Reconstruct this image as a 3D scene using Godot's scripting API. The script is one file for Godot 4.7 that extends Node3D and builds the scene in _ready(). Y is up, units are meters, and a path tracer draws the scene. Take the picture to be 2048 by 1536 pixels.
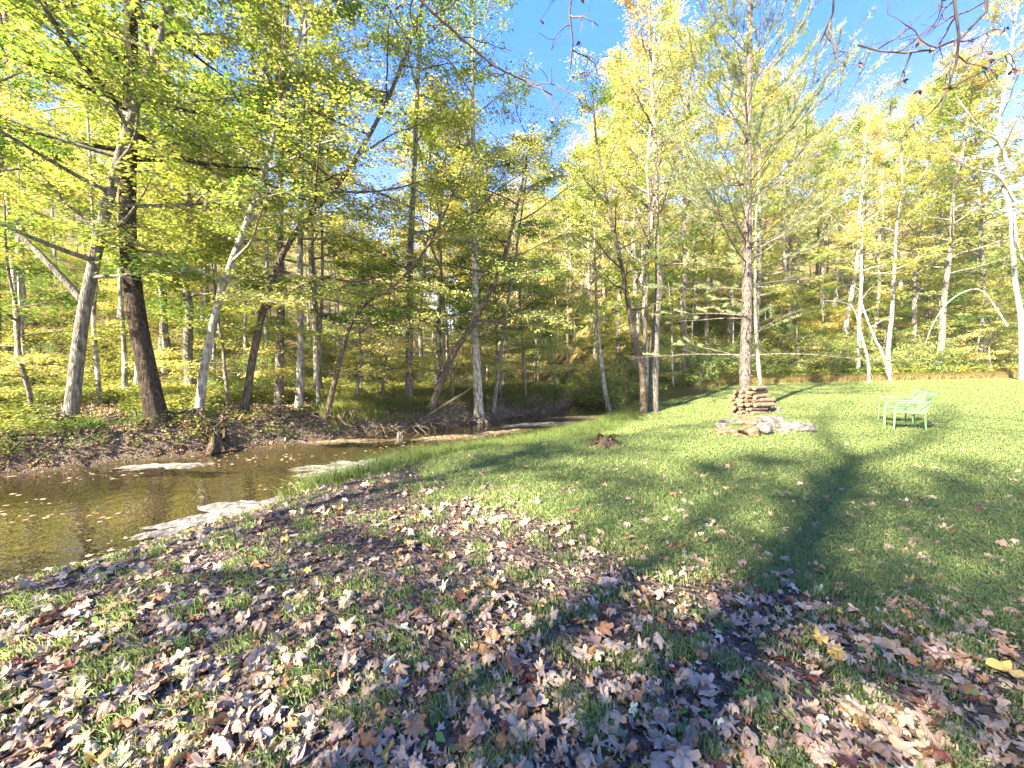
extends Node3D
# A creek bank in autumn: lawn with fallen leaves, creek on one side, woods behind.

const F := 769.0            # focal length in photo pixels (2048 x 1536)
const PITCH := 0.0429       # camera looks down by this angle
const EYE := 1.5
const WATER := -0.6

var taken := {}
var M := {}
var noise_a := FastNoiseLite.new()
var noise_b := FastNoiseLite.new()

# ------------------------------------------------------------------ helpers
func lin(r: float, g: float, b: float) -> Color:
	return Color(r, g, b).linear_to_srgb()

func at(px: float, py: float, d: float) -> Vector3:
	var up := Vector3(0, cos(PITCH), -sin(PITCH))
	var fw := Vector3(0, -sin(PITCH), -cos(PITCH))
	var dir := Vector3((px - 1024.0) / F, 0, 0) + up * ((768.0 - py) / F) + fw
	return Vector3(0, EYE, 0) + dir * (d / -dir.z)

func hit(px: float, py: float) -> Vector3:
	var d := 1.0
	while d < 80.0:
		var p := at(px, py, d)
		if p.y <= ground_y(p.x, p.z):
			return Vector3(p.x, ground_y(p.x, p.z), p.z)
		d += 0.04 + d * 0.004
	return at(px, py, 30.0)

func numbered(called: String) -> String:
	if not taken.has(called):
		taken[called] = 0
		return called
	taken[called] += 1
	return "%s_%03d" % [called, taken[called]]

func tag(o: Node, label: String, category: String, group := "") -> void:
	o.set_meta("label", label)
	o.set_meta("category", category)
	if group != "":
		o.set_meta("group", group)

func thing(called: String, label: String, category: String, where := Vector3.ZERO, turn := 0.0, group := "") -> Node3D:
	var o := Node3D.new()
	o.name = numbered(called)
	add_child(o)
	o.position = where
	o.rotation.y = turn
	tag(o, label, category, group)
	return o

func part(called: String, mesh: Mesh, mat: Material, parent: Node) -> MeshInstance3D:
	var o := MeshInstance3D.new()
	o.name = called
	o.mesh = mesh
	o.material_override = mat
	parent.add_child(o, true)
	return o

func single(called: String, mesh: Mesh, mat: Material, label: String, category: String, where := Vector3.ZERO, group := "") -> MeshInstance3D:
	var o := MeshInstance3D.new()
	o.name = numbered(called)
	o.mesh = mesh
	o.material_override = mat
	add_child(o)
	o.position = where
	tag(o, label, category, group)
	return o

func copy(o: Node3D, label := "", group := "") -> Node3D:
	var c: Node3D = o.duplicate()
	c.name = numbered(String(o.name).trim_suffix("_000"))
	add_child(c)
	if label != "":
		c.set_meta("label", label)
	if group != "":
		c.set_meta("group", group)
	return c

func scatter(called: String, mesh: Mesh, mat: Material, xf: Array, cols: PackedColorArray, label: String, category: String) -> void:
	if xf.is_empty():
		return
	var mm := MultiMesh.new()
	mm.transform_format = MultiMesh.TRANSFORM_3D
	mm.use_colors = true
	mm.mesh = mesh
	mm.instance_count = xf.size()
	for i in xf.size():
		mm.set_instance_transform(i, xf[i])
		mm.set_instance_color(i, cols[i])
	var o := MultiMeshInstance3D.new()
	o.name = numbered(called)
	o.multimesh = mm
	o.material_override = mat
	add_child(o)
	tag(o, label, category)
	o.set_meta("kind", "stuff")

# ------------------------------------------------------------------ mesh buffer
class Buf:
	var v := PackedVector3Array()
	var n := PackedVector3Array()
	var c := PackedColorArray()
	var i := PackedInt32Array()

	func tube(pts: PackedVector3Array, rad: PackedFloat32Array, sides: int, col := Color.WHITE, cap := false) -> void:
		var first := v.size()
		var ref := Vector3(0.31, 0.05, 0.95)
		for k in pts.size():
			var t: Vector3
			if k == 0:
				t = pts[1] - pts[0]
			elif k == pts.size() - 1:
				t = pts[k] - pts[k - 1]
			else:
				t = pts[k + 1] - pts[k - 1]
			t = t.normalized()
			var a := ref - t * ref.dot(t)
			if a.length() < 0.05:
				a = Vector3(0, 1, 0.1) - t * t.dot(Vector3(0, 1, 0.1))
			a = a.normalized()
			ref = a
			var b := t.cross(a)
			for s in sides:
				var ang := TAU * s / sides
				var d := a * cos(ang) + b * sin(ang)
				v.append(pts[k] + d * rad[k])
				n.append(d)
				c.append(col)
		for k in pts.size() - 1:
			for s in sides:
				var s2 := (s + 1) % sides
				var p := first + k * sides + s
				var q := first + k * sides + s2
				i.append_array([p, p + sides, q, q, p + sides, q + sides])
		if cap:
			for e in [0, pts.size() - 1]:
				var centre := v.size()
				var t2: Vector3 = (pts[1] - pts[0]) if e == 0 else (pts[e] - pts[e - 1])
				t2 = t2.normalized() * (-1.0 if e == 0 else 1.0)
				v.append(pts[e]); n.append(t2); c.append(col)
				for s in sides:
					v.append(v[first + e * sides + s]); n.append(t2); c.append(col)
				for s in sides:
					i.append_array([centre, centre + 1 + s, centre + 1 + (s + 1) % sides])

	func leaf(p: Vector3, dir: Vector3, nrm: Vector3, size: float, wide: float, col: Color) -> void:
		var side := dir.cross(nrm).normalized() * (size * wide * 0.5)
		var m := p + dir * (size * 0.42) + nrm * (size * 0.07)
		var f := v.size()
		v.append(p); v.append(m + side); v.append(p + dir * size); v.append(m - side)
		n.append(nrm); n.append(nrm); n.append(nrm); n.append(nrm)
		c.append(col); c.append(col); c.append(col); c.append(col)
		i.append(f); i.append(f + 1); i.append(f + 2)
		i.append(f); i.append(f + 2); i.append(f + 3)

	func tri(a: Vector3, b: Vector3, d: Vector3, nrm: Vector3, col: Color) -> void:
		var f := v.size()
		v.append(a); v.append(b); v.append(d)
		n.append(nrm); n.append(nrm); n.append(nrm)
		c.append(col); c.append(col); c.append(col)
		i.append(f); i.append(f + 1); i.append(f + 2)

	func mesh() -> ArrayMesh:
		# turn every face to the side its normals point to
		for k in range(0, i.size(), 3):
			var a := v[i[k]]
			if (v[i[k + 2]] - a).cross(v[i[k + 1]] - a).dot(n[i[k]] + n[i[k + 1]] + n[i[k + 2]]) < 0.0:
				var w := i[k + 1]
				i[k + 1] = i[k + 2]
				i[k + 2] = w
		return plain()

	func plain() -> ArrayMesh:
		var m := ArrayMesh.new()
		var arr := []
		arr.resize(Mesh.ARRAY_MAX)
		arr[Mesh.ARRAY_VERTEX] = v
		arr[Mesh.ARRAY_NORMAL] = n
		arr[Mesh.ARRAY_COLOR] = c
		arr[Mesh.ARRAY_INDEX] = i
		m.add_surface_from_arrays(Mesh.PRIMITIVE_TRIANGLES, arr)
		return m

# ------------------------------------------------------------------ textures and materials
func grey_noise(freq: float, octaves: int, lo: float, hi: float, kind := 0, sd := 3, size := 512) -> ImageTexture:
	var f := FastNoiseLite.new()
	f.seed = sd
	f.noise_type = FastNoiseLite.TYPE_SIMPLEX_SMOOTH
	f.frequency = freq
	f.fractal_type = FastNoiseLite.FRACTAL_RIDGED if kind == 1 else FastNoiseLite.FRACTAL_FBM
	f.fractal_octaves = octaves
	var img := f.get_seamless_image(size, size)
	img.convert(Image.FORMAT_RGB8)
	if lo > 0.0 or hi < 1.0:
		var data := img.get_data()
		var table := PackedByteArray()
		for k in 256:
			table.append(int(clampf(lo * 255.0 + (hi - lo) * k, 0, 255)))
		for k in data.size():
			data[k] = table[data[k]]
		img = Image.create_from_data(size, size, false, Image.FORMAT_RGB8, data)
	img.generate_mipmaps()
	return ImageTexture.create_from_image(img)

func std(col: Color, rough := 0.9) -> StandardMaterial3D:
	var m := StandardMaterial3D.new()
	m.albedo_color = col
	m.roughness = rough
	m.metallic_specular = 0.3
	return m

func bark(col: Color, tex: Texture2D, bump: Texture2D, scale: Vector3, depth: float) -> StandardMaterial3D:
	var m := std(col, 0.95)
	m.albedo_texture = tex
	m.uv1_triplanar = true
	m.uv1_scale = scale
	m.heightmap_enabled = true
	m.heightmap_texture = bump
	m.heightmap_scale = depth
	m.metallic_specular = 0.15
	return m

func foliage(tint: Color, through: float) -> StandardMaterial3D:
	var m := std(tint, 0.6)
	m.vertex_color_use_as_albedo = true
	m.backlight_enabled = true
	m.backlight = Color(through, through, through * 0.7)
	m.cull_mode = BaseMaterial3D.CULL_DISABLED
	m.metallic_specular = 0.35
	return m

func make_materials() -> void:
	var fine := grey_noise(0.03, 5, 0.45, 1.0, 0, 3)
	var coarse := grey_noise(0.012, 4, 0.3, 1.0, 0, 7)
	var ridge := grey_noise(0.02, 5, 0.0, 1.0, 1, 11)
	M.fine = fine
	M.bark_grey = bark(lin(0.40, 0.36, 0.31), coarse, ridge, Vector3(2.2, 0.55, 2.2), 3.0)
	M.bark_pale = bark(lin(0.66, 0.61, 0.52), coarse, ridge, Vector3(1.6, 0.5, 1.6), 1.5)
	M.bark_white = bark(lin(0.74, 0.70, 0.62), coarse, ridge, Vector3(0.7, 0.4, 0.7), 1.0)
	M.bark_dark = bark(lin(0.13, 0.10, 0.08), coarse, ridge, Vector3(2.6, 0.6, 2.6), 4.0)
	M.bark_brown = bark(lin(0.25, 0.20, 0.155), coarse, ridge, Vector3(2.6, 0.6, 2.6), 3.0)
	M.bark_pine = bark(lin(0.36, 0.30, 0.27), coarse, ridge, Vector3(2.4, 0.7, 2.4), 5.0)
	M.twig_dark = std(lin(0.10, 0.08, 0.07), 0.9)
	M.leaf = foliage(Color.WHITE, 1.0)
	M.leaf_gold = foliage(lin(1.0, 0.92, 0.9), 1.0)
	M.leaf_deep = foliage(lin(0.82, 0.95, 0.85), 0.9)
	M.needle = foliage(Color.WHITE, 0.5)
	M.grass = foliage(Color.WHITE, 0.9)
	M.litter = foliage(Color.WHITE, 0.25)
	M.litter.metallic_specular = 0.4
	var g := std(Color.WHITE, 1.0)
	g.vertex_color_use_as_albedo = true
	g.albedo_texture = fine
	g.uv1_triplanar = true
	g.uv1_world_triplanar = true
	g.uv1_scale = Vector3(0.9, 0.9, 0.9)
	g.heightmap_enabled = true
	g.heightmap_texture = grey_noise(0.04, 6, 0.0, 1.0, 0, 21)
	g.heightmap_scale = 4.0
	g.metallic_specular = 0.1
	M.ground = g
	var w := std(Color(lin(0.04, 0.034, 0.012), 0.16), 0.01)
	w.transparency = BaseMaterial3D.TRANSPARENCY_ALPHA
	w.metallic_specular = 0.5
	w.uv1_triplanar = true
	w.uv1_world_triplanar = true
	w.uv1_scale = Vector3(0.35, 0.35, 0.35)
	w.heightmap_enabled = true
	w.heightmap_texture = grey_noise(0.018, 3, 0.0, 1.0, 0, 31)
	w.heightmap_scale = 0.5
	M.water = w
	var r := std(lin(0.27, 0.25, 0.24), 0.9)
	r.albedo_texture = coarse
	r.uv1_triplanar = true
	r.uv1_scale = Vector3(1.2, 1.2, 1.2)
	r.heightmap_enabled = true
	r.heightmap_texture = ridge
	r.heightmap_scale = 1.5
	M.rock = r
	var r2 := r.duplicate()
	r2.albedo_color = lin(0.32, 0.24, 0.155)
	M.rock_tan = r2
	var r3 := r.duplicate()
	r3.albedo_color = lin(0.45, 0.43, 0.40)
	M.rock_pale = r3
	M.log_bark = bark(lin(0.50, 0.36, 0.25), coarse, ridge, Vector3(2.0, 2.0, 2.0), 2.0)
	M.log_old = bark(lin(0.26, 0.20, 0.16), coarse, ridge, Vector3(2.0, 2.0, 2.0), 2.0)
	M.log_end = bark(lin(0.42, 0.30, 0.20), fine, ridge, Vector3(3.0, 3.0, 3.0), 0.6)
	M.stump = bark(lin(0.20, 0.145, 0.11), coarse, ridge, Vector3(3.0, 1.0, 3.0), 4.0)
	var ch := std(lin(0.14, 0.25, 0.11), 0.5)
	ch.metallic_specular = 0.5
	M.chair = ch

# ------------------------------------------------------------------ terrain
const CREEK := [[-20.0, -12.0, 3.4], [-13.0, 0.0, 3.8], [-8.8, 4.0, 3.6], [-6.9, 5.9, 3.05], [-5.5, 7.7, 2.6], [-4.5, 8.8, 2.45], [-3.1, 10.2, 2.2], [-1.2, 11.8, 1.9], [0.5, 13.9, 1.6], [2.6, 16.8, 1.4], [4.2, 19.8, 1.2], [5.0, 23.0, 1.2], [4.4, 28.0, 1.3], [2.0, 36.0, 1.4], [-4.0, 50.0, 1.5]]

func creek(x: float, z: float) -> Vector2:
	# x: distance past the water's edge (negative in the water), y: +1 on the lawn side, -1 on the wooded side
	var best := 1e9
	var side := 1.0
	var p := Vector2(x, -z)
	for k in CREEK.size() - 1:
		var a := Vector2(CREEK[k][0], CREEK[k][1])
		var b := Vector2(CREEK[k + 1][0], CREEK[k + 1][1])
		var ab := b - a
		var t := clampf((p - a).dot(ab) / ab.length_squared(), 0.0, 1.0)
		var w: float = lerpf(CREEK[k][2], CREEK[k + 1][2], t)
		var q := p - (a + ab * t)
		var d := q.length() - w
		if d < best:
			best = d
			side = 1.0 if ab.cross(q) < 0.0 else -1.0
	return Vector2(best, side)

func edge_z(x: float) -> float:
	# how far away the lawn ends
	if x < 6.0:
		return 20.5
	if x < 14.0:
		return lerpf(20.5, 25.0, (x - 6.0) / 8.0)
	return lerpf(25.0, 29.0, clampf((x - 14.0) / 23.0, 0.0, 1.5))

func ground_y(x: float, z: float) -> float:
	var c := creek(x, z)
	var s := c.x + noise_b.get_noise_2d(x * 2.0, z * 2.0) * 0.25
	var d := -z
	var rough := noise_a.get_noise_2d(x * 3.0, z * 3.0) * 0.035
	if s < 0.0:
		return WATER - 0.28 * smoothstep(0.0, -1.3, s) + noise_a.get_noise_2d(x * 2.5, z * 2.5) * 0.07 - 0.02
	if c.y > 0.0:
		var h := 0.0
		h += 0.015 * maxf(0.0, d - 8.0)
		h += 0.012 * maxf(0.0, x - 4.0)
		var past := maxf(0.0, d - edge_z(x))
		h += 0.42 * past * smoothstep(0.0, 8.0, past) * smoothstep(2.0, 12.0, x + past * 0.2)
		h += 0.10 * past
		return lerpf(WATER, h, smoothstep(-0.3, lerpf(1.9, 8.5, smoothstep(6.5, 12.5, d)), s)) + rough * (0.5 + 0.5 * smoothstep(0.0, 2.0, s))
	var bank := lerpf(WATER, 0.12, smoothstep(0.0, 0.6, s))
	bank += 0.05 * maxf(0.0, s - 0.8)
	bank += 0.30 * maxf(0.0, s - 9.0) * smoothstep(9.0, 16.0, s) * smoothstep(6.0, -14.0, x)
	bank += 0.12 * maxf(0.0, d - 30.0)
	return bank + rough * 2.0

func grassy(x: float, z: float) -> float:
	# 0..1: how much of the ground is covered by lawn grass
	var c := creek(x, z)
	if c.y < 0.0 or c.x < 0.15:
		return 0.0
	var d := -z
	if d > edge_z(x) + 0.5:
		return 0.0
	var n := 0.5 + 0.45 * noise_b.get_noise_2d(x * 5.0 + 40.0, z * 5.0) + 0.45 * noise_a.get_noise_2d(x * 11.0, z * 11.0)
	var want := lerpf(0.33, 0.99, smoothstep(2.4, 6.0, d + clampf(x, -4.0, 3.0) * 0.7))
	want *= lerpf(lerpf(0.25, 0.8, smoothstep(5.5, 7.5, d)), 1.0, smoothstep(0.8, 2.8, c.x))
	if d > 9.0:
		want = maxf(want, 0.95)
	var cover := smoothstep(0.12, -0.12, n - want)
	var thin := smoothstep(0.42, 0.72, want)
	var tufts := smoothstep(0.10, 0.34, noise_a.get_noise_2d(x * 22.0 + 7.0, z * 22.0)) * 0.22
	return lerpf(minf(tufts, 0.25 + cover), cover, thin)

func make_ground() -> void:
	var nx := 300
	var nz := 300
	var v := PackedVector3Array()
	var n := PackedVector3Array()
	var c := PackedColorArray()
	var idx := PackedInt32Array()
	v.resize((nx + 1) * (nz + 1))
	c.resize(v.size())
	n.resize(v.size())
	for a in nx + 1:
		var x := 1.3 * sinh(lerpf(-5.35, 5.35, float(a) / nx))
		for b in nz + 1:
			var z := -4.0 - 1.3 * sinh(lerpf(-4.6, 5.35, float(b) / nz))
			var k := a * (nz + 1) + b
			v[k] = Vector3(x, ground_y(x, z), z)
			c[k] = ground_color(x, z)
	for a in nx + 1:
		for b in nz + 1:
			var l := v[maxi(a - 1, 0) * (nz + 1) + b]
			var r := v[mini(a + 1, nx) * (nz + 1) + b]
			var f := v[a * (nz + 1) + maxi(b - 1, 0)]
			var g := v[a * (nz + 1) + mini(b + 1, nz)]
			n[a * (nz + 1) + b] = (r - l).cross(g - f).normalized()
	for a in nx:
		for b in nz:
			var p := a * (nz + 1) + b
			idx.append_array([p, p + 1, p + nz + 1, p + 1, p + nz + 2, p + nz + 1])
	var m := ArrayMesh.new()
	var arr := []
	arr.resize(Mesh.ARRAY_MAX)
	arr[Mesh.ARRAY_VERTEX] = v
	arr[Mesh.ARRAY_NORMAL] = n
	arr[Mesh.ARRAY_COLOR] = c
	arr[Mesh.ARRAY_INDEX] = idx
	m.add_surface_from_arrays(Mesh.PRIMITIVE_TRIANGLES, arr)
	var o := MeshInstance3D.new()
	o.name = "ground"
	o.mesh = m
	o.material_override = M.ground
	o.set_meta("kind", "structure")
	o.set_meta("label", "lawn, leaf-strewn bank and wooded floor beside the creek")
	add_child(o)

func ground_color(x: float, z: float) -> Color:
	var k := creek(x, z)
	var a := noise_a.get_noise_2d(x * 6.0, z * 6.0)
	var b := noise_b.get_noise_2d(x * 3.0, z * 3.0)
	var soil := Color(0.27, 0.21, 0.175).lerp(Color(0.17, 0.13, 0.11), 0.5 + 0.8 * a)
	if k.x < 0.25:
		var bed := Color(0.05, 0.037, 0.015).lerp(Color(0.13, 0.097, 0.045), clampf(0.4 + 1.2 * b, 0.0, 1.0))
		if k.y > 0.0:
			return bed.lerp(soil, smoothstep(-0.3, 0.25, k.x))
		return bed.lerp(soil, smoothstep(-0.3, 0.25, k.x))
	if k.y < 0.0 or -z > edge_z(x) + 0.5:
		var floor_col := Color(0.36, 0.25, 0.14).lerp(Color(0.30, 0.29, 0.10), clampf(0.5 + 1.2 * b, 0.0, 1.0))
		if k.y < 0.0:
			return soil.lerp(floor_col, smoothstep(-0.15, 0.15, k.x - 1.1 + a * 0.8))
		return floor_col
	var g := grassy(x, z)
	var lawn := Color(0.32, 0.37, 0.16)
	return soil.lerp(lawn, g)

func make_water() -> void:
	var st := Buf.new()
	var curve := Curve3D.new()
	for k in CREEK:
		curve.add_point(Vector3(k[0], k[2], -k[1]))
	var rows := 120
	for r in rows + 1:
		var q := curve.sample_baked(curve.get_baked_length() * r / rows)
		var q2 := curve.sample_baked(minf(curve.get_baked_length() * r / rows + 0.3, curve.get_baked_length()))
		var q1 := curve.sample_baked(maxf(curve.get_baked_length() * r / rows - 0.3, 0.0))
		var t := (q2 - q1)
		t.y = 0
		t = t.normalized()
		var s := Vector3(-t.z, 0, t.x)
		for e in [-1.0, 1.0]:
			st.v.append(Vector3(q.x, WATER, q.z) + s * (q.y + 0.8) * e)
			st.n.append(Vector3.UP)
			st.c.append(Color.WHITE)
	for r in rows:
		var p := r * 2
		st.i.append_array([p, p + 2, p + 1, p + 1, p + 2, p + 3])
	var o := MeshInstance3D.new()
	o.name = "creek_water"
	o.mesh = st.mesh()
	o.material_override = M.water
	o.set_meta("kind", "structure")
	o.set_meta("label", "shallow olive brown creek water between the banks")
	add_child(o)

# ------------------------------------------------------------------ trees
func spline(pts: Array, step := 0.4) -> PackedVector3Array:
	# a smooth line through the points
	var c := Curve3D.new()
	for k in pts.size():
		var a: Vector3 = pts[maxi(k - 1, 0)]
		var b: Vector3 = pts[mini(k + 1, pts.size() - 1)]
		c.add_point(pts[k], (a - b) / 6.0, (b - a) / 6.0)
	var length := c.get_baked_length()
	var count := maxi(3, int(length / step))
	var out := PackedVector3Array()
	for k in count + 1:
		out.append(c.sample_baked(length * k / count, true))
	return out

func along(pts: PackedVector3Array, t: float) -> Vector3:
	var f := clampf(t, 0.0, 0.9999) * (pts.size() - 1)
	var k := int(f)
	return pts[k].lerp(pts[k + 1], f - k)

func wander(rng: RandomNumberGenerator, from: Vector3, dir: Vector3, length: float, segs: int, lift: float, jitter: float) -> PackedVector3Array:
	var out := PackedVector3Array([from])
	var d := dir.normalized()
	var p := from
	for k in segs:
		p += d * (length / segs)
		out.append(p)
		d += Vector3(rng.randfn() * jitter, lift / segs + rng.randfn() * jitter, rng.randfn() * jitter)
		d = d.normalized()
	return out

func taper(count: int, r0: float, r1: float) -> PackedFloat32Array:
	var out := PackedFloat32Array()
	for k in count:
		out.append(lerpf(r0, r1, float(k) / (count - 1)))
	return out

func pick_color(rng: RandomNumberGenerator, pal: Array, t: float) -> Color:
	var f := clampf(t, 0.0, 0.999) * (pal.size() - 1)
	var k := int(f)
	var c: Color = pal[k].lerp(pal[k + 1], f - k)
	var b := rng.randf_range(0.75, 1.25)
	return Color(c.r * b, c.g * b, c.b * b)

const GREENS := [Color(0.10, 0.19, 0.045), Color(0.20, 0.29, 0.075), Color(0.35, 0.39, 0.125), Color(0.49, 0.48, 0.18), Color(0.60, 0.53, 0.25)]
const TANS := [Color(0.27, 0.34, 0.12), Color(0.44, 0.46, 0.20), Color(0.54, 0.49, 0.26), Color(0.52, 0.41, 0.24)]

# o: trunk (points), r0, r1, seed, limbs, from, reach, low, high, lift, subs, twigs, leaves, size, hue, spread, pal, twig_wood
func grow(o: Dictionary) -> Dictionary:
	var rng := RandomNumberGenerator.new()
	rng.seed = o.seed
	var wood := Buf.new()
	var green := Buf.new()
	var trunk: PackedVector3Array = o.trunk
	var rad := PackedFloat32Array()
	var r0: float = o.r0
	var r1: float = o.r1
	var flare: float = o.get("flare", 0.45)
	for k in trunk.size():
		var t := float(k) / (trunk.size() - 1)
		var up := trunk[k].y - trunk[0].y
		rad.append(lerpf(r0, r1, pow(t, 0.85)) * (1.0 + flare * exp(-up / (r0 * 1.3))))
	wood.tube(trunk, rad, 12)
	# roots swell unevenly
	for k in wood.v.size():
		var p := wood.v[k]
		var up := p.y - trunk[0].y
		if up < r0 * 4.0:
			var ang := atan2(p.z - trunk[0].z, p.x - trunk[0].x)
			var w := (0.18 * sin(ang * 4.0 + o.seed) + 0.1 * sin(ang * 7.0)) * exp(-up / (r0 * 1.5))
			wood.v[k] = Vector3(p.x + (p.x - trunk[0].x) * w, p.y, p.z + (p.z - trunk[0].z) * w)
	var pal: Array = o.get("pal", GREENS)
	var size: float = o.size
	var wide: float = o.get("wide", 0.72)
	var base: float = o.from
	var n: int = o.limbs
	var spread: float = o.get("spread", 0.28)
	var twig_wood: bool = o.get("twig_wood", false)
	var leaf_n: int = o.leaves
	var flatness: float = o.get("flat", 0.45)
	var only: Vector3 = o.get("toward", Vector3.ZERO)
	for l in n:
		var q := (l + rng.randf()) / n
		var t := lerpf(base, 0.985, q)
		var start := along(trunk, t)
		var rr := lerpf(r0, r1, pow(t, 0.85))
		var az := l * 2.39996 + rng.randf_range(-0.5, 0.5)
		var el := deg_to_rad(lerpf(o.low, o.high, q) + rng.randf_range(-10, 10))
		var reach: float = o.reach * (1.0 - 0.62 * pow(q, 1.4)) * rng.randf_range(0.65, 1.15) * lerpf(0.75, 1.0, smoothstep(0.0, 0.2, q))
		var dir := Vector3(cos(az) * cos(el), sin(el), sin(az) * cos(el))
		if only != Vector3.ZERO:
			dir = (dir + only * 0.8).normalized()
		var limb := wander(rng, start, dir, reach, 7, o.lift, 0.10)
		wood.tube(limb, taper(limb.size(), minf(rr * 0.55, 0.018 * reach + 0.012), 0.006), 5)
		var hue: float = o.hue + rng.randfn() * spread
		for s in o.subs:
			var u: float = lerpf(0.22, 1.0, (s + rng.randf()) / o.subs)
			var sp := along(limb, u)
			var ld := (along(limb, minf(u + 0.1, 1.0)) - along(limb, maxf(u - 0.1, 0.0))).normalized()
			var turn := rng.randf_range(0.5, 1.15) * (1.0 if s % 2 == 0 else -1.0)
			var sd := ld.rotated(Vector3.UP, turn)
			sd.y = sd.y * flatness + rng.randf_range(-0.18, 0.22)
			var sl := maxf(0.35, reach * 0.42 * (1.15 - 0.6 * u)) * rng.randf_range(0.7, 1.25)
			var sub := wander(rng, sp, sd, sl, 4, o.lift * 0.4 - 0.08, 0.12)
			wood.tube(sub, taper(sub.size(), 0.006 + 0.004 * sl, 0.003), 4 if twig_wood else 3)
			for w in o.twigs:
				var uw: float = lerpf(0.15, 1.0, (w + rng.randf()) / o.twigs)
				var tp := along(sub, uw)
				var td := (sub[4] - sub[0]).normalized().rotated(Vector3.UP, rng.randf_range(0.35, 1.2) * (1.0 if w % 2 == 0 else -1.0))
				td.y = td.y * 0.5 + rng.randf_range(-0.22, 0.16)
				td = td.normalized()
				var tl: float = rng.randf_range(0.3, 0.62) * o.get("twig_len", 1.0)
				if twig_wood:
					wood.tube(PackedVector3Array([tp, tp + td * tl * 0.5, tp + td * tl + Vector3(0, -0.03, 0)]), PackedFloat32Array([0.004, 0.003, 0.0015]), 3)
				for k in leaf_n:
					var f := (k + rng.randf()) / leaf_n
					var p := tp + td * (tl * f) + Vector3(rng.randfn() * 0.07, rng.randfn() * 0.05 - 0.03 * f, rng.randfn() * 0.07)
					var ldir := td.rotated(Vector3.UP, rng.randf_range(-1.3, 1.3))
					ldir.y -= rng.randf_range(0.0, 0.7)
					var nrm := Vector3(rng.randfn() * 0.45, 1.0, rng.randfn() * 0.45)
					ldir = ldir.normalized()
					nrm = (nrm - ldir * nrm.dot(ldir)).normalized()
					green.leaf(p, ldir, nrm, size * rng.randf_range(0.65, 1.2), wide, pick_color(rng, pal, hue + rng.randfn() * 0.10))
	for extra in o.get("extra", []):
		var e: PackedVector3Array = extra[0]
		wood.tube(e, taper(e.size(), extra[1], extra[2]), 7)
	return {"wood": wood, "green": green}

func plant_tree(called: String, label: String, where: Vector3, g: Dictionary, bark_mat: Material, leaf_mat: Material, group := "") -> Node3D:
	var t := thing(called, label, "tree", where, 0.0, group)
	part("trunk", g.wood.mesh(), bark_mat, t)
	if g.green.v.size() > 0:
		part("crown", g.green.mesh(), leaf_mat, t)
	return t

# trunk drawn through photo points, all at one distance; returns [base position, local points]
func traced(px: Array, d: float, top := 0.0, step := 0.4) -> Array:
	var pts := []
	var base := at(px[0][0], px[0][1], d)
	base.y = ground_y(base.x, base.z) - 0.12
	for k in px.size():
		var dd: float = d if px[k].size() < 3 else px[k][2]
		var p := at(px[k][0], px[k][1], dd)
		if k == 0:
			p = base
		elif p.y <= base.y + 0.3:
			continue
		pts.append(p - base)
	if top > 0.0:
		var last: Vector3 = pts[-1]
		var dir: Vector3 = (last - pts[-2]).normalized()
		var p: Vector3 = last
		var k := 0
		while p.y < top and k < 12:
			dir = (dir * 0.8 + Vector3(0.02, 0.25, 0.02)).normalized()
			p += dir * 1.6
			pts.append(p)
			k += 1
	return [base, spline(pts, step)]

func hero(called: String, label: String, px: Array, d: float, top: float, mat: Material, leaf_mat: Material, o: Dictionary) -> Node3D:
	var tr := traced(px, d, top)
	o.trunk = tr[1]
	return plant_tree(called, label, tr[0], grow(o), mat, leaf_mat)

func straight(rng: RandomNumberGenerator, h: float, lean: float) -> PackedVector3Array:
	var pts := []
	var a := rng.randf() * TAU
	var p := Vector3.ZERO
	for k in 9:
		pts.append(p)
		p += Vector3(cos(a) * lean + rng.randfn() * 0.05, 1.0, sin(a) * lean + rng.randfn() * 0.05) * (h / 8.0)
	return spline(pts, h / 16.0)

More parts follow.
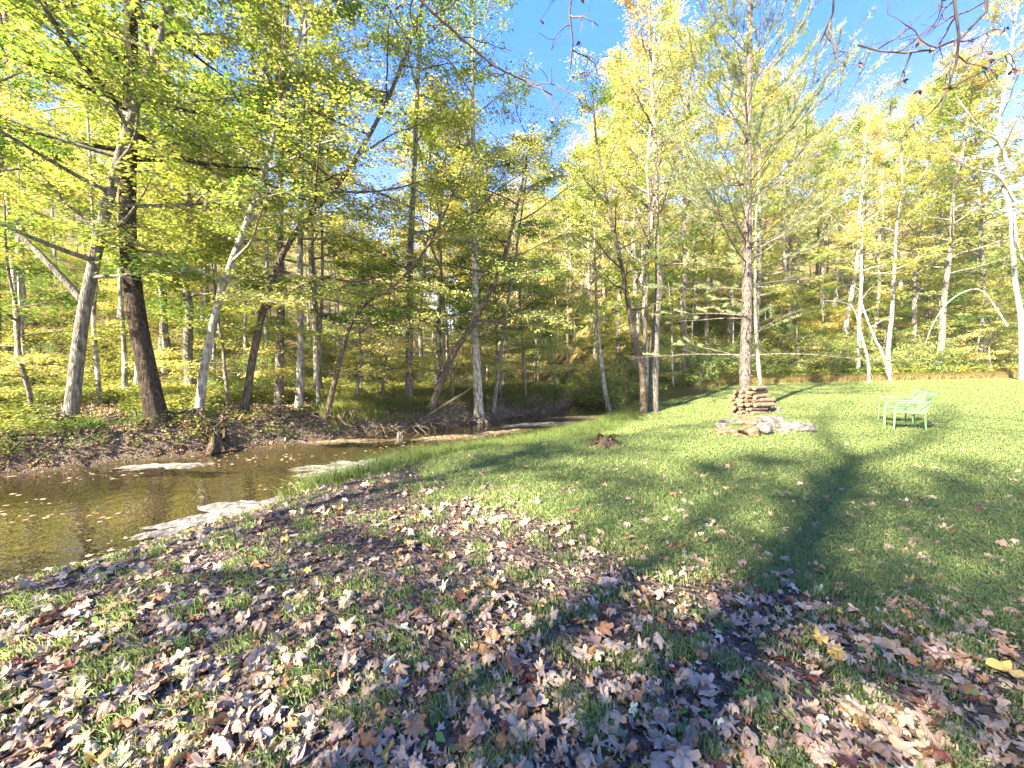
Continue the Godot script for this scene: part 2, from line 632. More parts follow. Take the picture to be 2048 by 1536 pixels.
func make_bank_trees() -> void:
	# the trees one can follow one by one along the far bank
	hero("maple_tree", "grey leaning trunk forking near the top, beside the big dark trunk on the far bank", [[140, 866], [150, 760], [165, 640], [185, 540], [205, 450], [240, 310], [268, 220], [300, 130], [345, 0]], 8.9, 14.0, M.bark_grey, M.leaf,
		{"r0": 0.136, "r1": 0.04, "seed": 101, "limbs": 36, "from": 0.24, "reach": 4.4, "low": 5.0, "high": 55.0, "lift": 0.25, "subs": 8, "twigs": 7, "leaves": 18, "size": 0.091, "hue": 0.36, "spread": 0.16, "twig_wood": true,
		"extra": [[spline([Vector3(0.46, 2.95, 0), Vector3(0.0, 3.6, 0.1), Vector3(-0.7, 4.4, 0.2), Vector3(-1.6, 4.9, 0.2), Vector3(-2.6, 5.1, 0.3)]), 0.08, 0.02]]})
	hero("oak_tree", "thick dark brown trunk with flared roots at the edge of the far bank", [[318, 862], [298, 760], [275, 640], [258, 500], [255, 420], [260, 250], [262, 100], [262, 0]], 9.3, 17.0, M.bark_dark, M.leaf,
		{"r0": 0.209, "r1": 0.05, "seed": 102, "limbs": 34, "from": 0.34, "reach": 4.6, "low": 0.0, "high": 50.0, "lift": 0.2, "subs": 8, "twigs": 7, "leaves": 18, "size": 0.091, "hue": 0.36, "spread": 0.16, "twig_wood": true, "flare": 0.7})
	hero("young_sycamore", "slim white trunk standing behind the leaning grey trunk on the far bank", [[200, 812], [195, 740], [187, 640], [192, 560], [185, 420]], 12.0, 10.0, M.bark_white, M.leaf,
		{"r0": 0.064, "r1": 0.02, "seed": 103, "limbs": 14, "from": 0.45, "reach": 2.4, "low": 10.0, "high": 50.0, "lift": 0.2, "subs": 6, "twigs": 6, "leaves": 14, "size": 0.091, "hue": 0.5})
	hero("maple_tree", "pale slender trunk leaning over the creek beside a broken stump", [[396, 840], [408, 740], [428, 640], [450, 560], [490, 455], [522, 360], [560, 230], [590, 120], [620, -60]], 10.2, 13.0, M.bark_pale, M.leaf,
		{"r0": 0.108, "r1": 0.03, "seed": 104, "limbs": 24, "from": 0.22, "reach": 4.2, "low": 0.0, "high": 45.0, "lift": 0.1, "subs": 8, "twigs": 7, "leaves": 18, "size": 0.087, "hue": 0.36, "spread": 0.16, "twig_wood": true})
	hero("maple_tree", "brown trunk curving towards the water with long arching limbs", [[486, 830], [505, 720], [522, 640], [545, 560], [575, 490], [620, 430], [690, 350], [760, 230]], 10.9, 11.5, M.bark_brown, M.leaf,
		{"r0": 0.112, "r1": 0.03, "seed": 105, "limbs": 20, "from": 0.3, "reach": 4.4, "low": -5.0, "high": 40.0, "lift": 0.0, "subs": 9, "twigs": 7, "leaves": 14, "size": 0.084, "hue": 0.36, "spread": 0.16, "twig_wood": true,
		"extra": [[spline([Vector3(0.55, 3.0, 0), Vector3(1.6, 3.6, 0.2), Vector3(2.6, 3.9, 0.4), Vector3(3.4, 3.75, 0.5), Vector3(4.3, 3.9, 0.6)]), 0.07, 0.02]]})
	hero("tulip_tree", "straight grey trunk widening at its fluted foot on the far bank", [[557, 815], [560, 700], [562, 600], [560, 450], [565, 250], [575, 0]], 13.2, 18.0, M.bark_grey, M.leaf_gold,
		{"r0": 0.145, "r1": 0.04, "seed": 106, "limbs": 13, "from": 0.36, "reach": 4.2, "low": 5.0, "high": 50.0, "lift": 0.2, "subs": 7, "twigs": 6, "leaves": 14, "size": 0.103, "hue": 0.66, "flare": 0.7})
	hero("beech_tree", "pale mottled trunk second from the fluted foot along the far bank", [[598, 825], [600, 740], [602, 660], [600, 520], [605, 300], [610, 100]], 12.4, 15.0, M.bark_pale, M.leaf,
		{"r0": 0.119, "r1": 0.03, "seed": 107, "limbs": 13, "from": 0.32, "reach": 3.8, "low": 0.0, "high": 45.0, "lift": 0.1, "subs": 7, "twigs": 6, "leaves": 14, "size": 0.091, "hue": 0.58})
	hero("young_beech", "thin upright trunk between the mottled and the dark leaning trunks", [[637, 835], [638, 700], [645, 560], [640, 300]], 12.3, 9.0, M.bark_grey, M.leaf,
		{"r0": 0.068, "r1": 0.02, "seed": 108, "limbs": 10, "from": 0.3, "reach": 2.6, "low": 0.0, "high": 40.0, "lift": 0.1, "subs": 6, "twigs": 6, "leaves": 14, "size": 0.087, "hue": 0.45})
	hero("maple_tree", "dark thin trunk bending far out over the creek", [[652, 845], [668, 770], [685, 700], [705, 640], [740, 600], [790, 570], [850, 500], [900, 400]], 11.6, 8.0, M.bark_brown, M.leaf,
		{"r0": 0.085, "r1": 0.025, "seed": 109, "limbs": 15, "from": 0.3, "reach": 3.6, "low": -10.0, "high": 35.0, "lift": 0.0, "subs": 9, "twigs": 7, "leaves": 10, "size": 0.080, "hue": 0.46, "spread": 0.16, "twig_wood": true})
	hero("ash_tree", "straight brown trunk behind the washed out roots", [[820, 812], [818, 740], [820, 640], [820, 520], [830, 300], [838, 100]], 15.0, 17.0, M.bark_grey, M.leaf_gold,
		{"r0": 0.16, "r1": 0.04, "seed": 110, "limbs": 13, "from": 0.36, "reach": 4.4, "low": 5.0, "high": 50.0, "lift": 0.2, "subs": 8, "twigs": 6, "leaves": 10, "size": 0.099, "hue": 0.6})
	hero("maple_tree", "dark trunk leaning steeply to the water above the arched branch", [[862, 836], [880, 770], [905, 710], [925, 680], [955, 630], [1000, 540], [1030, 430]], 13.6, 9.5, M.bark_brown, M.leaf,
		{"r0": 0.14, "r1": 0.03, "seed": 111, "limbs": 16, "from": 0.32, "reach": 4.2, "low": -8.0, "high": 40.0, "lift": 0.05, "subs": 9, "twigs": 7, "leaves": 10, "size": 0.084, "hue": 0.46, "spread": 0.16, "twig_wood": true})
	hero("tulip_tree", "tall mottled trunk with exposed roots at the bend of the creek", [[958, 850], [955, 760], [950, 680], [950, 560], [948, 400], [945, 150]], 14.6, 15.5, M.bark_pale, M.leaf,
		{"r0": 0.19, "r1": 0.04, "seed": 112, "limbs": 15, "from": 0.34, "reach": 4.4, "low": 0.0, "high": 50.0, "lift": 0.15, "subs": 8, "twigs": 7, "leaves": 10, "size": 0.091, "hue": 0.46, "spread": 0.16, "flare": 0.7, "twig_wood": true})
	hero("young_maple", "slim trunk leaning a little, beside the tall mottled trunk at the creek bend", [[985, 846], [992, 780], [1000, 720], [1010, 640], [1030, 520]], 15.4, 9.0, M.bark_grey, M.leaf,
		{"r0": 0.10, "r1": 0.025, "seed": 113, "limbs": 15, "from": 0.3, "reach": 3.8, "low": -5.0, "high": 40.0, "lift": 0.0, "subs": 8, "twigs": 7, "leaves": 10, "size": 0.087, "hue": 0.46, "spread": 0.16, "twig_wood": true})
	hero("elm_tree", "dark forked trunk splitting in two at the edge of the lawn", [[1288, 826], [1285, 760], [1282, 730], [1268, 680], [1258, 620], [1245, 540], [1225, 450], [1200, 330]], 16.6, 13.5, M.bark_brown, M.leaf,
		{"r0": 0.15, "r1": 0.03, "seed": 114, "limbs": 18, "from": 0.3, "reach": 3.2, "low": 15.0, "high": 60.0, "lift": 0.3, "subs": 6, "twigs": 6, "leaves": 12, "size": 0.084, "hue": 0.45, "twig_wood": true,
		"extra": [[spline([Vector3(-0.13, 1.9, 0), Vector3(0.0, 3.6, 0), Vector3(0.05, 5.4, 0), Vector3(0.1, 8.5, 0), Vector3(0.4, 11.5, 0.2)]), 0.10, 0.02]]})
	hero("oak_tree", "stout brown trunk with ivy at its foot, close beside the forked one", [[1306, 822], [1308, 740], [1312, 640], [1318, 560], [1312, 450], [1310, 300], [1300, 100]], 17.2, 18.0, M.bark_grey, M.leaf,
		{"r0": 0.24, "r1": 0.04, "seed": 115, "limbs": 20, "from": 0.34, "reach": 3.6, "low": 10.0, "high": 60.0, "lift": 0.3, "subs": 7, "twigs": 6, "leaves": 14, "size": 0.091, "hue": 0.62, "pal": TANS, "twig_wood": true})
	hero("young_sycamore", "pale crooked trunk at the end of the visible creek", [[1219, 836], [1210, 780], [1203, 730], [1195, 640], [1190, 520]], 19.0, 10.0, M.bark_pale, M.leaf,
		{"r0": 0.12, "r1": 0.03, "seed": 116, "limbs": 16, "from": 0.4, "reach": 2.8, "low": 10.0, "high": 50.0, "lift": 0.2, "subs": 6, "twigs": 6, "leaves": 14, "size": 0.099, "hue": 0.6})
	# right of the lawn
	var syc := hero("sycamore_tree", "large white sycamore with bare crooked limbs at the edge of the lawn", [[2044, 790], [2042, 640], [2030, 560], [2022, 440], [2006, 370], [1992, 330], [2000, 240], [2015, 150], [2030, 40]], 26.0, 25.0, M.bark_white, M.leaf_gold,
		{"r0": 0.167, "r1": 0.05, "seed": 117, "limbs": 20, "from": 0.55, "reach": 5.0, "low": 20.0, "high": 60.0, "lift": 0.3, "subs": 7, "twigs": 6, "leaves": 12, "size": 0.122, "hue": 0.5, "pal": TANS, "twig_wood": true,
		"extra": [[spline([Vector3(-1.8, 14.0, 0), Vector3(-2.6, 15.6, 0.2), Vector3(-4.2, 16.6, 0.3), Vector3(-5.8, 18.6, 0.3)]), 0.10, 0.03], [spline([Vector3(-1.2, 12.0, 0), Vector3(-2.8, 13.5, 0.3), Vector3(-4.8, 14.0, 0.4), Vector3(-6.8, 15.6, 0.4)]), 0.09, 0.02], [spline([Vector3(-0.6, 8.0, 0.1), Vector3(-1.6, 9.5, 0.5), Vector3(-1.8, 11.0, 0.5)]), 0.08, 0.03]]})
	hero("dead_tree", "whitish leaning trunk with stubby bare forks in the shrubs behind the lawn", [[1738, 780], [1736, 720], [1728, 690], [1715, 640], [1703, 612], [1672, 603], [1640, 602]], 25.5, 0.0, M.bark_white, M.leaf,
		{"r0": 0.090, "r1": 0.03, "seed": 118, "limbs": 5, "from": 0.6, "reach": 2.0, "low": 20.0, "high": 60.0, "lift": 0.2, "subs": 2, "twigs": 2, "leaves": 3, "size": 0.091, "hue": 0.6, "twig_wood": true})
	hero("dead_tree", "broken whitish trunk tilting over the shrubs behind the lawn", [[1782, 772], [1766, 710], [1750, 678], [1735, 640], [1722, 600], [1725, 560]], 26.5, 0.0, M.bark_pale, M.leaf,
		{"r0": 0.102, "r1": 0.05, "seed": 119, "limbs": 6, "from": 0.5, "reach": 2.4, "low": 20.0, "high": 60.0, "lift": 0.2, "subs": 2, "twigs": 2, "leaves": 3, "size": 0.091, "hue": 0.6, "twig_wood": true})
	hero("young_sycamore", "slim white trunk just behind the pine and its log stack", [[1522, 796], [1516, 720], [1510, 600], [1512, 450]], 22.0, 13.0, M.bark_pale, M.leaf,
		{"r0": 0.11, "r1": 0.03, "seed": 120, "limbs": 16, "from": 0.4, "reach": 3.0, "low": 10.0, "high": 50.0, "lift": 0.2, "subs": 6, "twigs": 6, "leaves": 12, "size": 0.099, "hue": 0.6})
	# dead arched wood
	var arch := []
	for q in [[2014, 652], [1985, 606], [1960, 580], [1930, 583], [1895, 606], [1866, 648], [1850, 690]]:
		arch.append(at(q[0], q[1], 25.2))
	var b := Buf.new()
	var line := spline(arch)
	b.tube(line, taper(line.size(), 0.065, 0.015), 7)
	single("bent_branch", b.mesh(), M.bark_white, "bare white branch arching over the shrubs below the sycamore", "branch")
	arch = []
	for q in [[846, 838], [880, 815], [915, 794], [943, 774], [932, 764], [895, 750], [878, 718], [872, 660], [880, 600]]:
		arch.append(at(q[0], q[1], 13.2))
	b = Buf.new()
	line = spline(arch, 0.2)
	b.tube(line, taper(line.size(), 0.06, 0.015), 6)
	single("bent_vine", b.mesh(), M.bark_brown, "dark woody vine bent back on itself over the far bank", "vine")

func make_pine() -> void:
	var tr := traced([[1492, 830], [1490, 740], [1493, 640], [1494, 560], [1495, 440], [1496, 300], [1498, 150], [1502, 0]], 13.2, 17.5)
	var trunk: PackedVector3Array = tr[1]
	var rng := RandomNumberGenerator.new()
	rng.seed = 55
	var wood := Buf.new()
	var dead := Buf.new()
	var green := Buf.new()
	var rad := PackedFloat32Array()
	for k in trunk.size():
		var up := trunk[k].y
		rad.append(lerpf(0.185, 0.025, float(k) / (trunk.size() - 1)) * (1.0 + 0.5 * exp(-up / 0.4) + 0.05 * sin(up * 4.3) + 0.04 * rng.randf()))
	wood.tube(trunk, rad, 14)
	var top := trunk[-1].y
	var y := 2.1
	while y < top:
		var q := (y - 2.1) / (top - 2.1)
		var bare := y < 4.6
		for k in (rng.randi_range(2, 3) if bare else rng.randi_range(4, 6)):
			var az := rng.randf() * TAU
			var start := along(trunk, clampf((y + rng.randf_range(-0.15, 0.15)) / top, 0.0, 0.99))
			var reach := (4.3 * pow(1.0 - q, 0.55) + 0.3) * rng.randf_range(0.65, 1.1)
			if bare:
				reach *= 0.8
			var el := deg_to_rad(lerpf(8.0, 55.0, q) + rng.randf_range(-9, 9))
			var dir := Vector3(cos(az) * cos(el), sin(el), sin(az) * cos(el))
			var limb := wander(rng, start, dir, reach, 7, -0.15 if bare else 0.5, 0.05)
			(dead if bare else wood).tube(limb, taper(limb.size(), 0.006 + 0.0042 * reach, 0.003), 5)
			for s in 9:
				var u := lerpf(0.25, 1.0, (s + rng.randf()) / 9.0)
				var sp := along(limb, u)
				var ld := (along(limb, minf(u + 0.1, 1.0)) - along(limb, u - 0.12)).normalized()
				var sd := ld.rotated(Vector3.UP, rng.randf_range(0.4, 0.9) * (1.0 if s % 2 == 0 else -1.0))
				sd.y += rng.randf_range(-0.1, 0.35)
				var sl := reach * 0.34 * (1.2 - 0.6 * u) * rng.randf_range(0.6, 1.2)
				var sub := wander(rng, sp, sd, sl, 3, -0.1 if bare else 0.35, 0.1)
				(dead if bare else wood).tube(sub, taper(4, 0.006, 0.003), 3)
				if bare and rng.randf() < 0.75:
					continue
				for w in 14:
					var np := along(sub, lerpf(0.25, 1.0, (w + rng.randf()) / 14.0))
					var nd := (sub[3] - sub[0]).normalized() * 0.8
					for z in 14:
						var d := (nd + Vector3(rng.randfn(), rng.randfn() * 0.7 + 0.35, rng.randfn()) * 0.55).normalized()
						var side := d.cross(Vector3(rng.randfn(), rng.randfn(), rng.randfn())).normalized() * 0.0045
						var tip := np + d * rng.randf_range(0.10, 0.17)
						var c := Color(0.32, 0.39, 0.20).lerp(Color(0.46, 0.50, 0.26), rng.randf())
						green.tri(np + side, np - side, tip, (Vector3.UP + side.normalized()).normalized(), c)
		y += rng.randf_range(0.5, 0.75)
	var t := thing("pine_tree", "tall pine with feathery needles rising above the log stack", "tree", tr[0])
	part("trunk", wood.mesh(), M.bark_pine, t)
	part("dead_branches", dead.mesh(), M.bark_grey, t)
	part("crown", green.mesh(), M.needle, t)

func bare_crown(rng: RandomNumberGenerator, wood: Buf, green: Buf, stems: Array, r: float, limbs: int, reach: float, twigs: int) -> void:
	for sdef in stems:
		var st := spline(sdef)
		wood.tube(st, taper(st.size(), r, r * 0.16), 9)
		for l in limbs:
			var u := lerpf(0.2, 0.98, (l + rng.randf()) / limbs)
			var az := l * 2.4 + rng.randf()
			var limb := wander(rng, along(st, u), Vector3(cos(az), rng.randf_range(0.2, 0.9), sin(az)), reach * rng.randf_range(0.5, 1.1) * (1.15 - 0.6 * u), 7, 0.1, 0.14)
			wood.tube(limb, taper(limb.size(), r * 0.26, 0.007), 5)
			bare_twigs(rng, wood, green, limb, twigs, 0.8, 0.12)

func make_behind_camera() -> void:
	# a tall forked tree upstream that throws its shadow across the lawn to the chairs
	var rng := RandomNumberGenerator.new()
	rng.seed = 77
	var wood := Buf.new()
	var green := Buf.new()
	var base := Vector3(-11.9, 0, 10.1)
	base.y = ground_y(base.x, base.z) - 0.1
	var trunk := spline([Vector3(0, 0, 0), Vector3(0.1, 4, 0), Vector3(-0.05, 8, 0.1), Vector3(0.0, 12.0, 0.1), Vector3(0.05, 16.2, 0.0)])
	wood.tube(trunk, taper(trunk.size(), 0.36, 0.19), 12)
	bare_crown(rng, wood, green, [
		[Vector3(0.05, 16.0, 0), Vector3(0.5, 17.4, 0.35), Vector3(0.8, 19.2, 0.55), Vector3(1.0, 21.5, 0.7), Vector3(1.0, 24.0, 0.8)],
		[Vector3(0.05, 16.0, 0), Vector3(-0.45, 17.4, -0.35), Vector3(-0.8, 19.0, -0.6), Vector3(-1.0, 21.5, -0.8), Vector3(-1.1, 23.5, -0.9)]], 0.15, 12, 3.4, 4)
	var t := thing("forked_tree", "tall bare forked tree upstream whose shadow reaches the green chairs", "tree", base)
	part("trunk", wood.mesh(), M.bark_grey, t)
	part("crown", green.mesh(), M.litter, t)
	# the maple beside the photographer, its twigs hanging into the picture from above
	wood = Buf.new()
	green = Buf.new()
	base = Vector3(3.3, 0, 2.3)
	base.y = ground_y(base.x, base.z) - 0.1
	trunk = spline([Vector3(0, 0, 0), Vector3(0.05, 2, 0), Vector3(-0.05, 4, 0.1), Vector3(0.0, 6.0, 0.1), Vector3(0.05, 8.1, 0.0)])
	wood.tube(trunk, taper(trunk.size(), 0.24, 0.15), 12)
	bare_crown(rng, wood, green, [
		[Vector3(0.05, 8.0, 0), Vector3(0.35, 9.0, 0.25), Vector3(0.6, 10.6, 0.45), Vector3(0.9, 13.5, 0.6)],
		[Vector3(0.05, 8.0, 0), Vector3(-0.3, 9.0, -0.25), Vector3(-0.6, 10.6, -0.5), Vector3(-0.8, 13.2, -0.6)]], 0.12, 10, 3.0, 5)
	var hang := [
		[[1130, -260], [1150, -120], [1142, 0], [1138, 50], [1148, 100], [1140, 140]],
		[[1880, -300], [1900, -120], [1908, 0], [1918, 70], [1912, 130], [1890, 190], [1878, 230]],
		[[1960, -300], [1965, -100], [1970, 30], [1930, 70], [1860, 100], [1780, 105], [1715, 90]],
		[[700, -300], [760, -100], [860, 20], [930, 80], [985, 130], [1060, 165], [1105, 190]],
		[[1640, -200], [1665, -60], [1668, 20], [1650, 60], [1640, 85]]]
	var trunk_top := base + Vector3(0.0, 6.9, 0.08)
	for h in hang:
		var pts := [trunk_top - base]
		var d := 4.2
		for k in h.size():
			pts.append(at(h[k][0], h[k][1], d + 0.1 * k) - base)
		# rise out of the fork before hanging down
		var mid: Vector3 = (pts[0] + pts[1]) * 0.5 + Vector3(0, 1.6, 0)
		pts.insert(1, mid)
		var line := spline(pts, 0.25)
		wood.tube(line, taper(line.size(), 0.045, 0.010), 6)
		var tail := line.slice(int(line.size() * 0.62))
		bare_twigs(rng, wood, green, tail, 14, 0.6, 0.7)
	t = thing("maple_tree", "nearly bare maple whose dark twigs hang across the blue sky", "tree", base)
	part("trunk", wood.mesh(), M.twig_dark, t)
	part("crown", green.mesh(), M.litter, t)

func bare_twigs(rng: RandomNumberGenerator, wood: Buf, green: Buf, limb: PackedVector3Array, count: int, length: float, leafy: float) -> void:
	for s in count:
		var u := lerpf(0.15, 1.0, (s + rng.randf()) / count)
		var p := along(limb, u)
		var ld := (along(limb, minf(u + 0.1, 1.0)) - along(limb, maxf(u - 0.1, 0.0))).normalized()
		var dir := (ld * 0.6 + Vector3(rng.randfn(), rng.randfn() * 0.5, rng.randfn()) * 0.8).normalized()
		var tw := wander(rng, p, dir, length * rng.randf_range(0.5, 1.2), 6, -0.1, 0.28)
		wood.tube(tw, taper(tw.size(), 0.010, 0.004), 4)
		for k in 4:
			var q := along(tw, rng.randf_range(0.25, 1.0))
			var d2 := (dir + Vector3(rng.randfn(), rng.randfn(), rng.randfn()) * 0.9).normalized()
			var tw2 := wander(rng, q, d2, length * rng.randf_range(0.2, 0.45), 4, -0.1, 0.3)
			wood.tube(tw2, taper(tw2.size(), 0.006, 0.003), 3)
			if rng.randf() < leafy * 0.35:
				var c := Color(0.13, 0.08, 0.05).lerp(Color(0.25, 0.13, 0.06), rng.randf())
				var nn := Vector3(rng.randfn(), rng.randfn(), rng.randfn()).normalized()
				for z in 3:
					var ldir := Vector3(rng.randfn(), -0.8, rng.randfn()).normalized()
					var n2 := (nn - ldir * nn.dot(ldir)).normalized()
					green.leaf(tw2[4], ldir, n2, 0.07, 0.6, c)

# highest place in the photo where the woods reach the sky, by column
const SKYLINE := [[-400, -300], [940, -250], [985, 60], [1060, 250], [1110, 300], [1170, 250], [1215, 130], [1290, 40], [1400, 0], [1560, 130], [1640, 230], [1700, 205], [1760, 225], [1800, 165], [1850, 110], [1920, 70], [2048, 0], [2400, -100]]

func skyline(px: float) -> float:
	for k in SKYLINE.size() - 1:
		if px < SKYLINE[k + 1][0]:
			return lerpf(SKYLINE[k][1], SKYLINE[k + 1][1], clampf((px - SKYLINE[k][0]) / (SKYLINE[k + 1][0] - SKYLINE[k][0]), 0.0, 1.0))
	return -100.0

func make_woods() -> void:
	var rng := RandomNumberGenerator.new()
	rng.seed = 9
	var kinds := []
	# name, label stem, height, material set, growth
	var specs := [
		["broadleaf_tree", "green yellow tree", 15.0, M.bark_grey, [M.leaf, M.leaf_gold, M.leaf], {"r0": 0.17, "r1": 0.03, "seed": 201, "limbs": 22, "from": 0.28, "reach": 3.7, "low": 8.0, "high": 60.0, "lift": 0.3, "subs": 7, "twigs": 6, "leaves": 12, "size": 0.125, "hue": 0.5}],
		["golden_tree", "golden leaved tree", 16.0, M.bark_pale, [M.leaf, M.leaf_gold], {"r0": 0.16, "r1": 0.03, "seed": 202, "limbs": 20, "from": 0.34, "reach": 3.5, "low": 12.0, "high": 62.0, "lift": 0.35, "subs": 7, "twigs": 6, "leaves": 12, "size": 0.125, "hue": 0.72}],
		["slender_tree", "slender pale tree", 13.0, M.bark_pale, [M.leaf, M.leaf_gold], {"r0": 0.11, "r1": 0.02, "seed": 203, "limbs": 15, "from": 0.42, "reach": 2.4, "low": 10.0, "high": 60.0, "lift": 0.3, "subs": 6, "twigs": 5, "leaves": 12, "size": 0.12, "hue": 0.55}],
		["understory_tree", "low understory tree", 6.5, M.bark_grey, [M.leaf, M.leaf, M.leaf_gold], {"r0": 0.06, "r1": 0.015, "seed": 204, "limbs": 16, "from": 0.16, "reach": 2.4, "low": 5.0, "high": 40.0, "lift": 0.1, "subs": 7, "twigs": 6, "leaves": 12, "size": 0.10, "hue": 0.48}],
		["thinning_tree", "half bare pale tree", 18.0, M.bark_white, [M.leaf_gold, M.leaf], {"r0": 0.17, "r1": 0.02, "seed": 205, "limbs": 26, "from": 0.32, "reach": 3.6, "low": 25.0, "high": 72.0, "lift": 0.5, "subs": 9, "twigs": 7, "leaves": 2, "size": 0.115, "hue": 0.6, "pal": TANS, "twig_wood": true, "twig_len": 1.7}],
		["tan_tree", "olive tan tree", 15.5, M.bark_grey, [M.leaf, M.leaf_gold], {"r0": 0.16, "r1": 0.03, "seed": 206, "limbs": 22, "from": 0.26, "reach": 3.6, "low": 8.0, "high": 60.0, "lift": 0.3, "subs": 7, "twigs": 6, "leaves": 12, "size": 0.125, "hue": 0.4, "pal": TANS}],
		["pole_tree", "young pole thin tree", 9.5, M.bark_white, [M.leaf, M.leaf_gold], {"r0": 0.07, "r1": 0.015, "seed": 207, "limbs": 10, "from": 0.5, "reach": 1.7, "low": 15.0, "high": 60.0, "lift": 0.3, "subs": 5, "twigs": 5, "leaves": 12, "size": 0.115, "hue": 0.5}],
		["broadleaf_tree", "thin leaved broadleaf tree", 14.5, M.bark_grey, [M.leaf], {"r0": 0.17, "r1": 0.03, "seed": 208, "limbs": 22, "from": 0.28, "reach": 4.0, "low": 8.0, "high": 60.0, "lift": 0.3, "subs": 7, "twigs": 6, "leaves": 5, "size": 0.11, "hue": 0.5}]]
	var protos := []
	for s in specs:
		var r2 := RandomNumberGenerator.new()
		r2.seed = s[5].seed + 1000
		s[5].trunk = straight(r2, s[2], 0.05)
		var g := grow(s[5])
		var wm: ArrayMesh = g.wood.mesh()
		var gm: ArrayMesh = g.green.mesh()
		protos.append([wm, gm])
	var placed := []
	var regions := [
		# label tail, count, x range, distance range, spacing, kind weights
		[" in the woods across the creek", 104, -46.0, 4.0, 13.0, 58.0, 2.5, [0, 1, 1, 2, 2, 3, 3, 5, 6, 2]],
		[" on the wooded slope behind the lawn", 150, 2.0, 62.0, 19.0, 52.0, 1.9, [0, 0, 0, 1, 5, 5, 2, 3, 3, 3, 4, 6]],
		[" around the far end of the creek", 42, -6.0, 12.0, 20.0, 60.0, 1.6, [0, 2, 3, 3, 3, 4, 6, 1, 3]]]
	for reg in regions:
		var made := 0
		var tries := 0
		while made < reg[1] and tries < 6000:
			tries += 1
			var d: float = lerpf(reg[4], reg[5], pow(rng.randf(), 1.6))
			var x: float = rng.randf_range(reg[2], reg[3])
			var px := 1024.0 + x / d * F
			if px < -250 or px > 2300:
				continue
			var c := creek(x, -d)
			if c.x < 1.3:
				continue
			var behind_lawn := d - edge_z(x)
			if c.y > 0.0 and behind_lawn < 0.6:
				continue
			if reg[0] == " in the woods across the creek" and c.y > 0.0:
				continue
			if reg[0] == " on the wooded slope behind the lawn" and (c.y < 0.0 or behind_lawn < 0.6):
				continue
			var kind: int = reg[7][rng.randi() % reg[7].size()]
			if c.y < 0.0 and d < 25.0 and x > -13.0 and kind != 6 and rng.randf() < 0.8:
				continue
			var near := false
			var gap: float = reg[6] * (0.6 if kind in [3, 6] else 1.0) * (1.0 + d * 0.006)
			for q in placed:
				if Vector2(x - q.x, d - q.y).length() < gap:
					near = true
					break
			if near:
				continue
			var y := ground_y(x, -d) - 0.1
			var h: float = specs[kind][2] * rng.randf_range(0.85, 1.2)
			var sky_py := skyline(px) + rng.randf_range(-10, 70)
			var most := EYE + (735.0 - sky_py) / F * d - y
			if most < h * 0.5:
				if kind in [3, 6]:
					continue
				kind = 3
				h = minf(6.5, most)
			elif kind != 3 and kind != 6 and most < 27.0 and d > 24.0 and px > 1200.0:
				h = lerpf(h, most, 0.7)
			h = minf(h, most)
			placed.append(Vector2(x, d))
			var s: Array = specs[kind]
			var front: bool = (behind_lawn < 4.0) if c.y > 0.0 else (c.x < 6.0)
			var k: float = h / s[2]
			var which: int = rng.randi() % s[4].size()
			var words: String = ("short " if k < 0.9 else ("towering " if k > 1.15 else "")) + ("warm toned " if s[4][which] == M.leaf_gold else "") + s[1] + (", front rank" if front else ", further back") + reg[0]
			var t := thing(s[0], words, "tree", Vector3(x, y, -d), rng.randf() * TAU, "set of each " + words)
			t.scale = Vector3(lerpf(1.0, k, 0.6) * rng.randf_range(0.9, 1.2), k, lerpf(1.0, k, 0.6) * rng.randf_range(0.9, 1.2))
			part("trunk", protos[kind][0], s[3], t)
			part("crown", protos[kind][1], s[4][which], t)
			made += 1
	for q in [[60, 10.4, 0.85], [455, 11.6, 0.8], [715, 12.9, 0.85], [905, 15.2, 0.9], [1050, 17.6, 0.9], [1110, 20.5, 1.0], [1000, 16.6, 0.8]]:
		var p := at(q[0], 800, q[1])
		var s: Array = specs[3]
		var t := thing(s[0], "low green understory tree leaning out at the edge of the far bank", "tree", Vector3(p.x, ground_y(p.x, p.z) - 0.1, p.z), rng.randf() * TAU, "understory trees at the edge of the far bank")
		t.scale = Vector3(1.25, 1.0, 1.25) * q[2]
		part("trunk", protos[3][0], s[3], t)
		part("crown", protos[3][1], M.leaf, t)
	# trees upstream, behind the photographer, that shade the near lawn
	var shade := [[7, -9.8, -7.4, 0.85], [7, -6.6, -9.6, 0.85], [7, -12.6, -4.6, 0.85], [7, -9.2, -12.2, 0.9], [7, -7.0, -5.0, 0.7], [7, -5.4, -6.8, 0.8], [7, -8.2, -9.6, 0.9], [7, -3.2, -5.2, 0.62], [7, -10.4, -4.6, 0.8], [7, -6.4, -7.6, 0.75], [7, -4.6, -5.4, 0.68], [7, -7.6, -1.2, 0.8], [7, -2.6, -1.7, 0.44]]
	for q in shade:
		var s: Array = specs[q[0]]
		var t := thing(s[0], s[1] + " upstream, throwing shade over the near lawn", "tree", Vector3(q[1], ground_y(q[1], -q[2]) - 0.1, -q[2]), rng.randf() * TAU, s[1] + "s upstream")
		t.scale = Vector3(1.1, 1.0, 1.1) * q[3]
		part("trunk", protos[q[0]][0], s[3], t)
		part("crown", protos[q[0]][1], M.leaf, t)

